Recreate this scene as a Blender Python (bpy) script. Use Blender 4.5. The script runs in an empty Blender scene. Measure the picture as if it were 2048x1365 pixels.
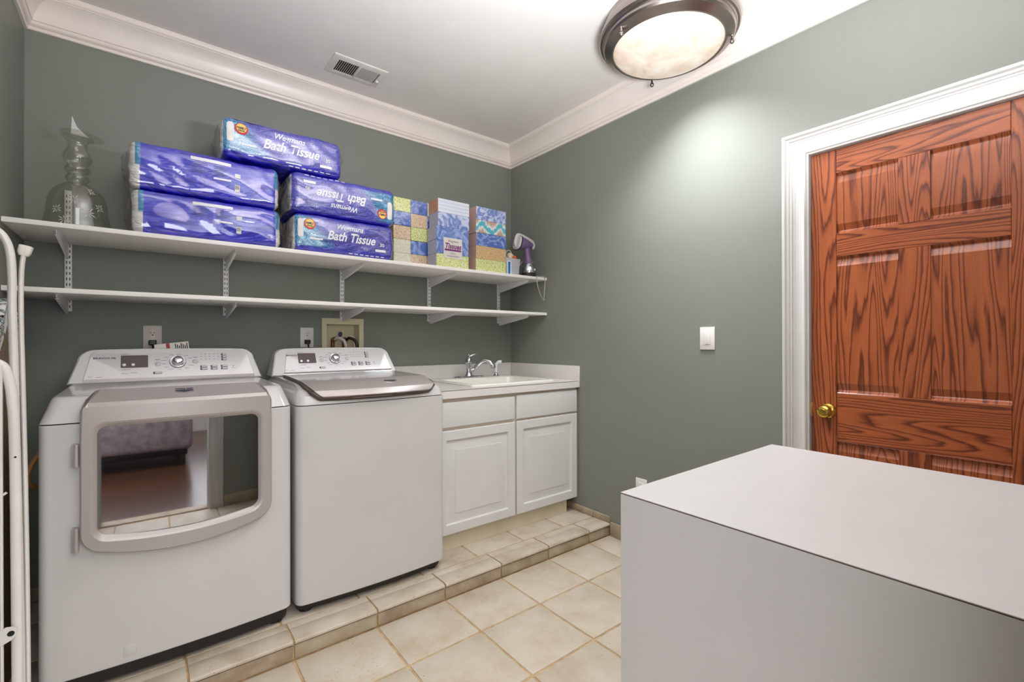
import bpy, bmesh, math, random
from mathutils import Vector, Matrix, noise
random.seed(7)
PI = math.pi
scene = bpy.context.scene
COL = scene.collection

# ------------------------------------------------------------------ camera
cam_d = bpy.data.cameras.new('camera')
cam = bpy.data.objects.new('camera', cam_d)
COL.objects.link(cam)
scene.camera = cam
CAM = Vector((-2.28766, -2.90651, 1.21363))
yaw, pitch, roll = math.radians(38.2997), math.radians(0.1194), math.radians(-0.1213)
fw = Vector((math.sin(yaw)*math.cos(pitch), math.cos(yaw)*math.cos(pitch), math.sin(pitch)))
rt = Vector((math.cos(yaw), -math.sin(yaw), 0))
up = rt.cross(fw)
r2 = rt*math.cos(roll) + up*math.sin(roll)
u2 = -rt*math.sin(roll) + up*math.cos(roll)
cam.matrix_world = Matrix(((r2.x, u2.x, -fw.x, CAM.x), (r2.y, u2.y, -fw.y, CAM.y), (r2.z, u2.z, -fw.z, CAM.z), (0, 0, 0, 1)))
cam_d.sensor_fit = 'HORIZONTAL'
cam_d.sensor_width = 36.0
cam_d.lens = 36.0*927.018/2048.0
cam_d.clip_start = 0.005

# ------------------------------------------------------------------ world, lights, exposure
w = bpy.data.worlds.new('world')
scene.world = w
w.use_nodes = True
w.node_tree.nodes['Background'].inputs[0].default_value = (0.9, 0.95, 1.0, 1)
w.node_tree.nodes['Background'].inputs[1].default_value = 0.3
vs = scene.view_settings
vs.view_transform = 'Standard'
vs.look = 'None'
vs.gamma = 1.0
vs.use_curve_mapping = False
vs.exposure = 0.22
LAMP_GLOW = 0.30        # glow of the ceiling lamp's glass bowl
LAMP_W = 11.5           # bulbs of the ceiling lamp
HALL_W = 75.0           # unseen fill light added under the hall ceiling
HALL_END_W = 95.0           # added fill from the hall's far end, where no window is built
SIDE_W = 85.0          # added fill from the hall's left, aimed through the doorway
BOUNCE_W = 62.0          # added fill light, bounced off the ceiling over the island

def area_light(name, loc, rot, size, sizey, watts, color):
    d = bpy.data.lights.new(name, 'AREA')
    d.shape = 'RECTANGLE'; d.size = size; d.size_y = sizey; d.energy = watts; d.color = color
    o = bpy.data.objects.new(name, d); COL.objects.link(o)
    o.location = loc; o.rotation_euler = rot
    return o
area_light('hall_ceiling_fill', (-2.2, -4.3, 2.70), (0, 0, 0), 1.6, 1.6, HALL_W, (.92, .93, 1.0))  # added fill for the hall, no fixture modelled
area_light('hall_end_fill', (-2.0, -6.5, 1.55), (math.radians(90), 0, 0), 3.2, 1.9, HALL_END_W, (.90, .93, 1.0))  # unseen panel added to light the machine fronts through the doorway

area_light('hall_side_fill', (-3.75, -4.15, 1.30), (math.radians(90), 0, math.radians(-52)), 2.5, 2.3, SIDE_W, (.92, .94, 1.0))  # unseen panel added to brighten the island side and right wall
area_light('bounce_fill', (-1.4, -2.5, 1.75), (math.radians(180), 0, 0), .35, .35, BOUNCE_W, (.90, .93, 1.0))  # unseen lamp facing up, added for soft overall fill

# ------------------------------------------------------------------ materials
def lin(c):
    def f(v):
        v /= 255.0
        return v/12.92 if v <= 0.04045 else ((v+0.055)/1.055)**2.4
    return (f(c[0]), f(c[1]), f(c[2]), 1.0)

MATS = {}
class NT:
    def __init__(s, name):
        s.m = bpy.data.materials.new(name); s.m.use_nodes = True
        s.t = s.m.node_tree; s.b = s.t.nodes['Principled BSDF']; MATS[name] = s.m
    def n(s, typ, **kw):
        x = s.t.nodes.new(typ)
        for k, v in kw.items(): setattr(x, k, v)
        return x
    def l(s, a, b): s.t.links.new(a, b)
    def ramp(s, fac, stops):
        r = s.n('ShaderNodeValToRGB')
        e = r.color_ramp.elements
        while len(e) < len(stops): e.new(0.5)
        for el, (p, c) in zip(e, stops): el.position = p; el.color = lin(c) if len(c) == 3 else c
        s.l(fac, r.inputs[0]); return r.outputs[0]
    def coords(s, kind='Object', scale=(1, 1, 1), rnd=0.0):
        tc = s.n('ShaderNodeTexCoord')
        mp = s.n('ShaderNodeMapping'); mp.inputs['Scale'].default_value = scale
        s.l(tc.outputs[kind], mp.inputs[0])
        if rnd:
            oi = s.n('ShaderNodeObjectInfo'); mu = s.n('ShaderNodeMath', operation='MULTIPLY'); mu.inputs[1].default_value = rnd
            s.l(oi.outputs['Random'], mu.inputs[0])
            cx = s.n('ShaderNodeCombineXYZ'); s.l(mu.outputs[0], cx.inputs[0]); s.l(mu.outputs[0], cx.inputs[1]); s.l(mu.outputs[0], cx.inputs[2])
            s.l(cx.outputs[0], mp.inputs['Location'])
        return mp.outputs[0]
    def noise(s, vec, scale, detail=3, rough=0.5, dist=0.0):
        x = s.n('ShaderNodeTexNoise'); x.inputs['Scale'].default_value = scale; x.inputs['Detail'].default_value = detail
        x.inputs['Roughness'].default_value = rough; x.inputs['Distortion'].default_value = dist
        s.l(vec, x.inputs['Vector']); return x.outputs['Fac']
    def mix(s, fac, a, b, mode='MIX'):
        x = s.n('ShaderNodeMix', data_type='RGBA', blend_type=mode)
        for i, v in ((0, fac), (6, a), (7, b)):
            if hasattr(v, 'links'): s.l(v, x.inputs[i])
            else: x.inputs[i].default_value = v if not (i and len(v) == 3) else lin(v)
        return x.outputs[2]
    def bump(s, h, strength=0.2, dist=0.002):
        x = s.n('ShaderNodeBump'); x.inputs['Strength'].default_value = strength; x.inputs['Distance'].default_value = dist
        s.l(h, x.inputs['Height']); s.l(x.outputs[0], s.b.inputs['Normal'])
    def set(s, **kw):
        for k, v in kw.items():
            k = {'color': 'Base Color', 'rough': 'Roughness', 'metal': 'Metallic', 'spec': 'Specular IOR Level', 'coat': 'Coat Weight',
                 'trans': 'Transmission Weight', 'ior': 'IOR', 'alpha': 'Alpha', 'coatr': 'Coat Roughness'}[k]
            if hasattr(v, 'links'): s.l(v, s.b.inputs[k])
            else: s.b.inputs[k].default_value = lin(v) if isinstance(v, tuple) and len(v) == 3 else v

def plain(name, color, rough=0.5, metal=0.0, var=0.04, nscale=6.0, bump=0.0, bscale=200.0, **kw):
    t = NT(name)
    v = t.coords()
    f = t.noise(v, nscale, 2)
    a = tuple(max(0, c*(1-var)) for c in color); b = tuple(min(255, c*(1+var)) for c in color)
    t.set(color=t.ramp(f, [(0.3, a), (0.7, b)]), rough=rough, metal=metal, **kw)
    if bump: t.bump(t.noise(v, bscale, 2), bump, 0.001)
    return t.m

plain('wall_paint', (132, 135, 126), 0.55, var=0.01, nscale=2, bump=0.06, bscale=260, spec=0.35)
plain('ceiling_paint', (234, 228, 222), 0.7, var=0.01, bump=0.05, bscale=200)
plain('trim_white', (237, 225, 215), 0.32, var=0.01)
plain('casing_white', (206, 203, 199), 0.3, var=0.01)
plain('shelf_white', (244, 240, 236), 0.4, var=0.012)
plain('bracket_white', (238, 236, 236), 0.35, var=0.01)
plain('slot_dark', (20, 20, 20), 0.8)
plain('enamel', (196, 193, 191), 0.14, var=0.006, spec=0.5, coat=0.3, coatr=0.05)
plain('console_white', (210, 208, 206), 0.25, var=0.006)
plain('black_plastic', (30, 25, 24), 0.45, var=0.1)
plain('laminate', (194, 190, 189), 0.38, var=0.01)
plain('counter_lam', (216, 212, 207), 0.3, var=0.01)
plain('seam_dark', (84, 70, 62), 0.6)
plain('cab_white', (208, 206, 203), 0.34, var=0.01)
plain('cab_frame', (226, 208, 188), 0.45, var=0.01)
plain('toe_cream', (205, 194, 166), 0.5, var=0.03)
plain('sink_white', (236, 233, 222), 0.12, var=0.006, coat=0.4)
plain('chrome', (205, 207, 212), 0.07, metal=1.0, var=0.01)
plain('nickel', (150, 140, 134), 0.3, metal=1.0, var=0.05)
plain('brass', (214, 180, 92), 0.16, metal=1.0, var=0.05)
plain('plate_white', (232, 229, 224), 0.3, var=0.01)
plain('plate_ivory', (222, 210, 200), 0.35, var=0.01)
plain('box_cream', (226, 216, 180), 0.45, var=0.02)
plain('valve_brass', (120, 86, 52), 0.4, metal=0.7, var=0.15)
plain('valve_white', (220, 205, 195), 0.4)
plain('valve_blue', (45, 60, 110), 0.4)
plain('paper_white', (225, 218, 212), 0.7)
plain('print_red', (170, 60, 35), 0.6)
plain('print_dark', (40, 38, 40), 0.6)
plain('print_grey', (120, 120, 125), 0.6)
plain('hose_tan', (190, 140, 82), 0.5)
plain('iron_tube', (226, 222, 216), 0.35, var=0.02)
plain('iron_cap', (235, 230, 222), 0.4)
plain('board_brown', (120, 100, 80), 0.7, var=0.2, nscale=120)
plain('steam_purple', (122, 98, 138), 0.3, var=0.03)
plain('steam_grey', (205, 203, 205), 0.3)
plain('steam_black', (52, 47, 47), 0.35)
plain('cord_grey', (170, 165, 160), 0.5)
plain('toy_beige', (215, 195, 165), 0.8, var=0.15, nscale=60)
plain('toy_orange', (235, 95, 40), 0.6)
plain('toy_brown', (80, 45, 42), 0.8, var=0.2)
plain('label_blue', (0, 110, 195), 0.4)
plain('print_white', (238, 238, 244), 0.35)
plain('print_purple', (125, 40, 120), 0.5)
plain('logo_red', (200, 45, 55), 0.4)
plain('logo_yellow', (245, 205, 110), 0.4)
plain('logo_navy', (20, 25, 80), 0.4)
plain('roll_white', (235, 232, 230), 0.8, var=0.03, nscale=30)
plain('display', (88, 74, 74), 0.12, var=0.02)
plain('button_grey', (196, 194, 196), 0.3)
plain('badge_dark', (75, 72, 82), 0.3, metal=0.5)
plain('badge_silver', (210, 208, 210), 0.25, metal=0.9)
plain('lid_grey', (186, 181, 179), 0.16, metal=0.35, var=0.01)
plain('grout', (182, 152, 112), 0.85, var=0.1, nscale=25, bump=0.3, bscale=300)
plain('hall_wall', (205, 200, 190), 0.6)
plain('bed_cover', (150, 138, 142), 0.85, var=0.12, nscale=18)
plain('vent_white', (222, 216, 208), 0.4)
plain('duct_dark', (60, 52, 42), 0.8)

def metal_brushed(name, color, rough=0.32):
    t = NT(name)
    v = t.coords(scale=(2, 300, 300))
    f = t.noise(v, 3, 3)
    t.set(color=color, metal=0.25, rough=t.ramp(f, [(0.3, (rough-.015,)*3+(1,)), (0.7, (rough+.015,)*3+(1,))]))
    return t.m
metal_brushed('door_silver', (172, 163, 160), 0.36)
metal_brushed('panel_silver', (222, 220, 220), 0.3)

def glassy():
    t = NT('dryer_glass')
    t.set(color=(14, 12, 14), rough=0.03, spec=0.8, ior=1.9)
    gl = t.n('ShaderNodeBsdfGlossy'); gl.inputs['Roughness'].default_value = 0.02; gl.inputs['Color'].default_value = (0.85, 0.85, 0.88, 1)
    mx = t.n('ShaderNodeMixShader'); mx.inputs[0].default_value = 0.36
    t.l(t.b.outputs[0], mx.inputs[1]); t.l(gl.outputs[0], mx.inputs[2])
    t.l(mx.outputs[0], t.t.nodes['Material Output'].inputs[0])
    # clear thin glass for the vase
    t = NT('clear_glass')
    def thin(t, tint, base, rough):
        tr = t.n('ShaderNodeBsdfTransparent'); tr.inputs[0].default_value = lin(tint)
        g2 = t.n('ShaderNodeBsdfGlossy'); g2.inputs['Roughness'].default_value = rough
        lw = t.n('ShaderNodeLayerWeight'); lw.inputs['Blend'].default_value = 0.25
        ma = t.n('ShaderNodeMath', operation='MULTIPLY_ADD'); t.l(lw.outputs['Facing'], ma.inputs[0]); ma.inputs[1].default_value = 0.28; ma.inputs[2].default_value = base
        mx = t.n('ShaderNodeMixShader'); t.l(ma.outputs[0], mx.inputs[0]); t.l(tr.outputs[0], mx.inputs[1]); t.l(g2.outputs[0], mx.inputs[2])
        t.l(mx.outputs[0], t.t.nodes['Material Output'].inputs[0])
    thin(t, (253, 253, 251), 0.06, 0.03)
    t = NT('etched_glass')
    t.set(color=(225, 225, 222), rough=0.5, trans=0.3)
    t = NT('bin_plastic')
    t.set(color=(225, 225, 232), rough=0.35, trans=0.45, ior=1.2)
    t = NT('clear_wrap')
    thin(t, (246, 246, 248), 0.22, 0.12)
glassy()

def lamp_glass():
    t = NT('lamp_glass')
    v = t.coords(scale=(1, 1, 1))
    f = t.noise(v, 5, 5, 0.6, 2.5)
    c = t.ramp(f, [(0.35, (245, 214, 186)), (0.5, (255, 232, 206)), (0.68, (255, 252, 240))])
    t.set(color=t.ramp(f, [(0.3, (196, 180, 164)), (0.7, (222, 210, 196))]), rough=0.3)
    t.l(c, t.b.inputs['Emission Color']); t.b.inputs['Emission Strength'].default_value = LAMP_GLOW
lamp_glass()

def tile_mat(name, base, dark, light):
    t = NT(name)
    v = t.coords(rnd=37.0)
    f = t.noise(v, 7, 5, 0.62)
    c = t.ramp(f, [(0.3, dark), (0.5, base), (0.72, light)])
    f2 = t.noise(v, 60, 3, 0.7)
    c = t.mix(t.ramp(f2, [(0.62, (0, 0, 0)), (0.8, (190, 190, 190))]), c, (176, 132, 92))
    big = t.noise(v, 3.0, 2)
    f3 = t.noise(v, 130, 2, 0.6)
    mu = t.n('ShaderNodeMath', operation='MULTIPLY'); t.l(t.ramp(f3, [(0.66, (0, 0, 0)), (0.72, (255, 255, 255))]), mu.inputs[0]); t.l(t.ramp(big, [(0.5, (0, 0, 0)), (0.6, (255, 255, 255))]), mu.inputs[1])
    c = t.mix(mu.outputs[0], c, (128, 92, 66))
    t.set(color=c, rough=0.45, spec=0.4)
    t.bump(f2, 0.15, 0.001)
tile_mat('tile_floor', (192, 181, 162), (178, 163, 140), (200, 191, 175))
tile_mat('tile_step', (188, 176, 158), (168, 152, 130), (198, 188, 172))
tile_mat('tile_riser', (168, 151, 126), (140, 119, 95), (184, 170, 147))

def oak(name, axis):
    t = NT(name)
    sc = {'z': (1, 10, 0.75), 'y': (1, 0.75, 10)}[axis]
    v = t.coords(scale=sc, rnd=23.0)
    # cathedral growth rings: contour lines of a stretched noise field, with jagged edges
    jag = t.noise(t.coords(scale={'z': (5, 90, 9), 'y': (5, 9, 90)}[axis], rnd=7.0), 1.0, 2, 0.5)
    n1 = t.noise(v, 0.7, 2, 0.45, 0.25)
    j1 = t.n('ShaderNodeMath', operation='MULTIPLY_ADD'); t.l(jag, j1.inputs[0]); j1.inputs[1].default_value = 0.022; t.l(n1, j1.inputs[2])
    mu = t.n('ShaderNodeMath', operation='MULTIPLY'); t.l(j1.outputs[0], mu.inputs[0]); mu.inputs[1].default_value = 26.0
    fr = t.n('ShaderNodeMath', operation='FRACT'); t.l(mu.outputs[0], fr.inputs[0])
    fine = t.noise(t.coords(scale={'z': (420, 420, 9), 'y': (420, 9, 420)}[axis], rnd=11.0), 1.0, 2, 0.6)
    c1 = t.ramp(fr.outputs[0], [(0.0, (96, 42, 24)), (0.12, (120, 57, 31)), (0.30, (168, 88, 48)), (0.80, (180, 98, 55)), (0.94, (150, 74, 42)), (1.0, (96, 42, 24))])
    c = t.mix(t.ramp(fine, [(0.46, (0, 0, 0)), (0.66, (140, 140, 140))]), c1, (112, 50, 28))
    t.set(color=c, rough=0.33, spec=0.45, coat=0.3, coatr=0.2)
    t.bump(fine, 0.08, 0.0006)
oak('oak_vertical', 'z'); oak('oak_horizontal', 'y')

def hardwood():
    t = NT('hardwood')
    br = t.n('ShaderNodeTexBrick'); v = t.coords()
    t.l(v, br.inputs['Vector']); br.inputs['Scale'].default_value = 1.0
    br.inputs['Brick Width'].default_value = 1.1; br.inputs['Row Height'].default_value = 0.09; br.inputs['Mortar Size'].default_value = 0.002
    br.inputs['Color1'].default_value = lin((80, 52, 36)); br.inputs['Color2'].default_value = lin((62, 40, 28)); br.inputs['Mortar'].default_value = lin((30, 16, 10))
    g = t.noise(t.coords(scale=(3, 60, 1)), 2, 3)
    t.set(color=t.mix(0.35, br.outputs['Color'], t.ramp(g, [(0.3, (52, 32, 22)), (0.7, (98, 64, 42))])), rough=0.25)
hardwood()

def board_cover():
    t = NT('board_cover')
    v = t.coords()
    f = t.noise(v, 22, 2, 0.5, 1.5)
    c = t.ramp(f, [(0.0, (232, 230, 226)), (0.47, (232, 230, 226)), (0.5, (20, 25, 30)), (0.55, (20, 25, 30)), (0.58, (225, 228, 226)), (0.66, (25, 88, 92)), (1.0, (25, 88, 92))])
    t.b.inputs['Roughness'].default_value = 0.85
    t.set(color=c)
board_cover()

def pack_mat(name, printed):
    """tissue pack film: solid royal blue, or purple swirls with a teal panel; white rolls show at both ends"""
    t = NT(name)
    g = t.n('ShaderNodeTexCoord'); sp = t.n('ShaderNodeSeparateXYZ'); t.l(g.outputs['Generated'], sp.inputs[0])
    v = t.coords()
    blue = (26, 22, 196)
    if printed:
        def swirl(scale, a, b, c):
            vo = t.n('ShaderNodeTexVoronoi'); vo.inputs['Scale'].default_value = scale
            t.l(v, vo.inputs['Vector'])
            mu = t.n('ShaderNodeMath', operation='MULTIPLY'); mu.inputs[1].default_value = 5.0; t.l(vo.outputs['Distance'], mu.inputs[0])
            fr = t.n('ShaderNodeMath', operation='FRACT'); t.l(mu.outputs[0], fr.inputs[0])
            return t.ramp(fr.outputs[0], [(0.0, a), (0.35, a), (0.5, b), (0.65, b), (0.85, c), (1.0, a)])
        body = swirl(22, (58, 56, 172), (98, 98, 200), (70, 68, 184))
        teal = swirl(26, (30, 110, 172), (92, 178, 214), (48, 134, 190))
        # teal patch: left, wider towards the bottom
        wob = t.noise(v, 9, 2)
        a1 = t.n('ShaderNodeMath', operation='MULTIPLY_ADD'); t.l(sp.outputs[2], a1.inputs[0]); a1.inputs[1].default_value = 0.2; t.l(sp.outputs[0], a1.inputs[2])
        a2 = t.n('ShaderNodeMath', operation='MULTIPLY_ADD'); t.l(wob, a2.inputs[0]); a2.inputs[1].default_value = 0.10; t.l(a1.outputs[0], a2.inputs[2])
        c = t.mix(t.ramp(a2.outputs[0], [(0.36, (255, 255, 255)), (0.46, (0, 0, 0))]), body, teal)
        c = t.mix(t.ramp(sp.outputs[2], [(0.0, (255, 255, 255)), (0.13, (255, 255, 255)), (0.17, (0, 0, 0)), (0.9, (0, 0, 0)), (0.95, (255, 255, 255))]), c, (34, 30, 190))
        edge = [(0.0, (255, 255, 255)), (0.018, (255, 255, 255)), (0.02, (0, 0, 0)), (0.985, (0, 0, 0)), (0.988, (255, 255, 255))]
    else:
        c = t.ramp(t.noise(v, 4, 2), [(0.3, (24, 20, 188)), (0.7, (32, 28, 206))])
        tl = t.ramp(sp.outputs[0], [(0.0, (0, 0, 0)), (0.045, (0, 0, 0)), (0.047, (255, 255, 255)), (0.075, (255, 255, 255)), (0.078, (0, 0, 0)), (0.945, (0, 0, 0)), (0.95, (255, 255, 255)), (0.98, (255, 255, 255)), (0.985, (0, 0, 0))])
        tz = t.ramp(sp.outputs[2], [(0.45, (0, 0, 0)), (0.5, (255, 255, 255))])
        m1 = t.n('ShaderNodeMath', operation='MULTIPLY'); t.l(tl, m1.inputs[0]); t.l(tz, m1.inputs[1])
        edge = [(0.0, (255, 255, 255)), (0.07, (255, 255, 255)), (0.073, (0, 0, 0)), (0.955, (0, 0, 0)), (0.957, (255, 255, 255))]
    ed = t.ramp(sp.outputs[0], edge)
    c = t.mix(ed, c, (222, 218, 216))
    if not printed: c = t.mix(m1.outputs[0], c, (40, 130, 180))
    def ridge(rot, sc, k):
        mp = t.n('ShaderNodeMapping'); mp.inputs['Rotation'].default_value = (0, rot, 0); mp.inputs['Scale'].default_value = sc
        t.l(g.outputs['Object'], mp.inputs[0])
        n_ = t.noise(mp.outputs[0], k, 3, 0.5, 0.8)
        a_ = t.n('ShaderNodeMath', operation='SUBTRACT'); t.l(n_, a_.inputs[0]); a_.inputs[1].default_value = 0.5
        b_ = t.n('ShaderNodeMath', operation='ABSOLUTE'); t.l(a_.outputs[0], b_.inputs[0])
        c_ = t.n('ShaderNodeMath', operation='POWER'); t.l(b_.outputs[0], c_.inputs[0]); c_.inputs[1].default_value = 0.75
        return c_.outputs[0]
    r1 = ridge(0.62, (3.5, 3.5, 12), 1.0); r2_ = ridge(-0.9, (3.5, 3.5, 10), 1.0)
    sm = t.n('ShaderNodeMath', operation='ADD'); t.l(r1, sm.inputs[0]); t.l(r2_, sm.inputs[1])
    wr = sm.outputs[0]
    wr2 = t.noise(t.coords(scale=(30, 30, 30)), 1.6, 3, 0.6, 1.0)
    t.set(color=c, rough=0.35, spec=0.6, coat=1.0, coatr=0.05); t.b.inputs['Coat IOR'].default_value = 2.0
    ad = t.n('ShaderNodeMath', operation='MULTIPLY_ADD'); t.l(wr2, ad.inputs[0]); ad.inputs[1].default_value = 0.06; t.l(wr, ad.inputs[2])
    t.bump(ad.outputs[0], 0.8, 0.05)
pack_mat('pack_blue', False); pack_mat('pack_swirl', True)

def box_mat(name, kind, cols, wrap=False):
    t = NT(name)
    v = t.coords(rnd=5.0)
    if kind == 'marble':
        f = t.noise(v, 9, 3, 0.5, 3.5)
        c = t.ramp(f, [(0.28, cols[0]), (0.42, cols[1]), (0.5, cols[0]), (0.6, cols[2]), (0.75, cols[0])])
    elif kind == 'ikat':
        tc = t.n('ShaderNodeTexCoord'); sp = t.n('ShaderNodeSeparateXYZ'); t.l(tc.outputs['Object'], sp.inputs[0])
        f = t.noise(t.coords(scale=(60, 1, 6)), 1.4, 2)
        w1 = t.n('ShaderNodeMath', operation='PINGPONG'); t.l(sp.outputs[0], w1.inputs[0]); w1.inputs[1].default_value = 0.075
        a = t.n('ShaderNodeMath', operation='MULTIPLY_ADD'); t.l(w1.outputs[0], a.inputs[0]); a.inputs[1].default_value = -0.75; t.l(sp.outputs[2], a.inputs[2])
        b = t.n('ShaderNodeMath', operation='MULTIPLY_ADD'); t.l(f, b.inputs[0]); b.inputs[1].default_value = 0.07; t.l(a.outputs[0], b.inputs[2])
        m = t.n('ShaderNodeMath', operation='MULTIPLY'); t.l(b.outputs[0], m.inputs[0]); m.inputs[1].default_value = 9.0
        m2 = t.n('ShaderNodeMath', operation='ADD'); t.l(m.outputs[0], m2.inputs[0]); m2.inputs[1].default_value = 0.1
        c = t.ramp(m2.outputs[0], [(0.1, cols[0]), (0.3, cols[1]), (0.38, cols[2]), (0.62, cols[2]), (0.7, cols[1]), (0.95, cols[0])])
    elif kind == 'lines':
        wv = t.n('ShaderNodeTexWave', wave_type='BANDS', bands_direction='Z'); wv.inputs['Scale'].default_value = 14
        t.l(t.coords(), wv.inputs['Vector'])
        c = t.ramp(wv.outputs['Fac'], [(0.3, cols[0]), (0.7, cols[1])])
    else:
        vo = t.n('ShaderNodeTexVoronoi', feature='DISTANCE_TO_EDGE'); vo.inputs['Scale'].default_value = 60; t.l(v, vo.inputs['Vector'])
        c = t.ramp(vo.outputs['Distance'], [(0.02, cols[0]), (0.15, cols[1]), (0.5, cols[2])])
    t.set(color=c, rough=0.2 if wrap else 0.5)
    if wrap:
        t.set(coat=1.0, coatr=0.06); t.b.inputs['Coat IOR'].default_value = 1.9
        t.bump(t.noise(t.coords(scale=(22, 22, 40), rnd=9.0), 1.5, 4, 0.6, 1.0), 0.55, 0.012)
BLUE = [(172, 184, 224), (92, 118, 186), (208, 214, 238)]
box_mat('box_blue', 'marble', BLUE)
box_mat('box_blue_wrap', 'marble', [(96, 128, 204), (56, 92, 180), (150, 172, 226)], True)
box_mat('box_green_wrap', 'damask', [(238, 240, 190), (204, 212, 112), (192, 202, 92)], True)
box_mat('box_tan', 'damask', [(222, 190, 146), (206, 168, 118), (196, 154, 100)])
box_mat('box_tan_wrap', 'damask', [(232, 208, 180), (212, 178, 142), (206, 166, 126)], True)
box_mat('box_pale_wrap', 'damask', [(236, 232, 214), (216, 216, 188), (222, 214, 190)], True)
box_mat('box_ikat', 'ikat', [(190, 160, 140), (236, 236, 236), (88, 180, 200)])
box_mat('box_lines', 'lines', [(206, 212, 230), (224, 226, 236)])
plain('box_end_tan', (206, 150, 118), 0.55)
plain('box_end_pink', (214, 178, 164), 0.55)
plain('box_end_grey', (176, 178, 196), 0.55)

# ------------------------------------------------------------------ mesh helpers
def new_bm(): return bmesh.new()

def wm(o):
    m = o.matrix_basis.copy()
    while o.parent: o = o.parent; m = o.matrix_basis @ m
    return m

def finish(bm, name, mat, angle=35):
    me = bpy.data.meshes.new(name)
    bmesh.ops.recalc_face_normals(bm, faces=bm.faces[:])
    bm.to_mesh(me); bm.free()
    for p in me.polygons: p.use_smooth = True
    me.set_sharp_from_angle(angle=math.radians(angle))
    me.materials.append(MATS[mat])
    return me

def obj(name, bm, mat, parent=None, angle=35, keep=False):
    me = finish(bm, name, mat, angle)
    o = bpy.data.objects.new(name, me); COL.objects.link(o)
    if parent:
        me.transform(wm(parent).inverted()); o.parent = parent
    elif not keep:
        vs_ = [v.co for v in me.vertices]
        c = Vector(((min(v.x for v in vs_)+max(v.x for v in vs_))/2, (min(v.y for v in vs_)+max(v.y for v in vs_))/2, min(v.z for v in vs_)))
        me.transform(Matrix.Translation(-c)); o.location = c
    return o

def tag(o, label, cat=None, group=None, kind=None):
    o['label'] = label
    if cat: o['category'] = cat
    if group: o['group'] = group
    if kind: o['kind'] = kind
    return o

def thing(name, label, cat, loc=(0, 0, 0), rz=0.0, group=None):
    o = bpy.data.objects.new(name, None); COL.objects.link(o)
    o.empty_display_size = 0.05
    o.location = loc; o.rotation_euler = (0, 0, rz)
    o.matrix_basis = Matrix.Translation(loc) @ Matrix.Rotation(rz, 4, 'Z')
    return tag(o, label, cat, group)

def struct(name, bm, mat, label, cat='structure'):
    o = obj(name, bm, mat, keep=True)
    return tag(o, label, cat, kind='structure')

def box(bm, x0, x1, y0, y1, z0, z1, bev=0.0, seg=2, mtx=None):
    t = bmesh.new()
    bmesh.ops.create_cube(t, size=1.0)
    lo = Vector((min(x0, x1), min(y0, y1), min(z0, z1))); hi = Vector((max(x0, x1), max(y0, y1), max(z0, z1)))
    for v in t.verts:
        v.co = Vector(((lo.x+hi.x)/2+v.co.x*(hi.x-lo.x), (lo.y+hi.y)/2+v.co.y*(hi.y-lo.y), (lo.z+hi.z)/2+v.co.z*(hi.z-lo.z)))
    if bev > 0:
        bmesh.ops.bevel(t, geom=t.edges[:], offset=bev, segments=seg, affect='EDGES', profile=0.5)
    if mtx: t.transform(mtx)
    me = bpy.data.meshes.new('tmp'); t.to_mesh(me); t.free()
    bm.from_mesh(me); bpy.data.meshes.remove(me)
    return bm

def ring_loft(bm, rings, cap0=True, cap1=True, closed=True):
    vr = [[bm.verts.new(p) for p in r] for r in rings]
    n = len(rings[0])
    for a, b in zip(vr, vr[1:]):
        for i in range(n if closed else n-1):
            j = (i+1) % n
            try: bm.faces.new((a[i], a[j], b[j], b[i]))
            except ValueError: pass
    if cap0: bm.faces.new(vr[0])
    if cap1: bm.faces.new(vr[-1])
    return vr

def lathe(bm, prof, c=(0, 0, 0), n=32, axis='z', mtx=None):
    rings = []
    for r, h in prof:
        rr = []
        for i in range(n):
            a = 2*PI*i/n
            p = Vector((r*math.cos(a), r*math.sin(a), h))
            if axis == 'x': p = Vector((h, r*math.cos(a), r*math.sin(a)))
            if axis == 'y': p = Vector((r*math.cos(a), h, r*math.sin(a)))
            if mtx: p = mtx @ p
            rr.append(p+Vector(c))
        rings.append(rr)
    ring_loft(bm, rings, prof[0][0] > 1e-6, prof[-1][0] > 1e-6)
    bmesh.ops.remove_doubles(bm, verts=bm.verts[:], dist=1e-6)
    return bm

def smooth_path(pts, sub=6):
    pts = [Vector(p) for p in pts]; out = []
    for i in range(len(pts)-1):
        p0 = pts[max(i-1, 0)]; p1 = pts[i]; p2 = pts[i+1]; p3 = pts[min(i+2, len(pts)-1)]
        for k in range(sub):
            t = k/sub
            out.append(0.5*((2*p1)+(-p0+p2)*t+(2*p0-5*p1+4*p2-p3)*t*t+(-p0+3*p1-3*p2+p3)*t**3))
    out.append(pts[-1]); return out

def tube(bm, pts, r, n=10, r2=None, side=None, taper=None):
    """tube along pts; an oval when r2 is given (r along 'side', r2 across)"""
    pts = [Vector(p) for p in pts]; rings = []
    prev = None
    for i, p in enumerate(pts):
        d = (pts[min(i+1, len(pts)-1)]-pts[max(i-1, 0)]).normalized()
        if side is not None: s = (Vector(side)-d*Vector(side).dot(d)).normalized()
        elif prev is None: s = d.orthogonal().normalized()
        else: s = (prev-d*prev.dot(d)).normalized()
        prev = s; q = d.cross(s)
        k = taper[i] if taper else 1.0
        rings.append([p+s*(r*k*math.cos(2*PI*j/n))+q*((r2 or r)*k*math.sin(2*PI*j/n)) for j in range(n)])
    ring_loft(bm, rings)
    return bm

def prism(bm, poly, axis, a, b):
    """poly: 2-D points; extruded along axis from a to b"""
    def P(u, v, h):
        return {'x': (h, u, v), 'y': (u, h, v), 'z': (u, v, h)}[axis]
    ring_loft(bm, [[Vector(P(u, v, a)) for u, v in poly], [Vector(P(u, v, b)) for u, v in poly]])
    return bm

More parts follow.
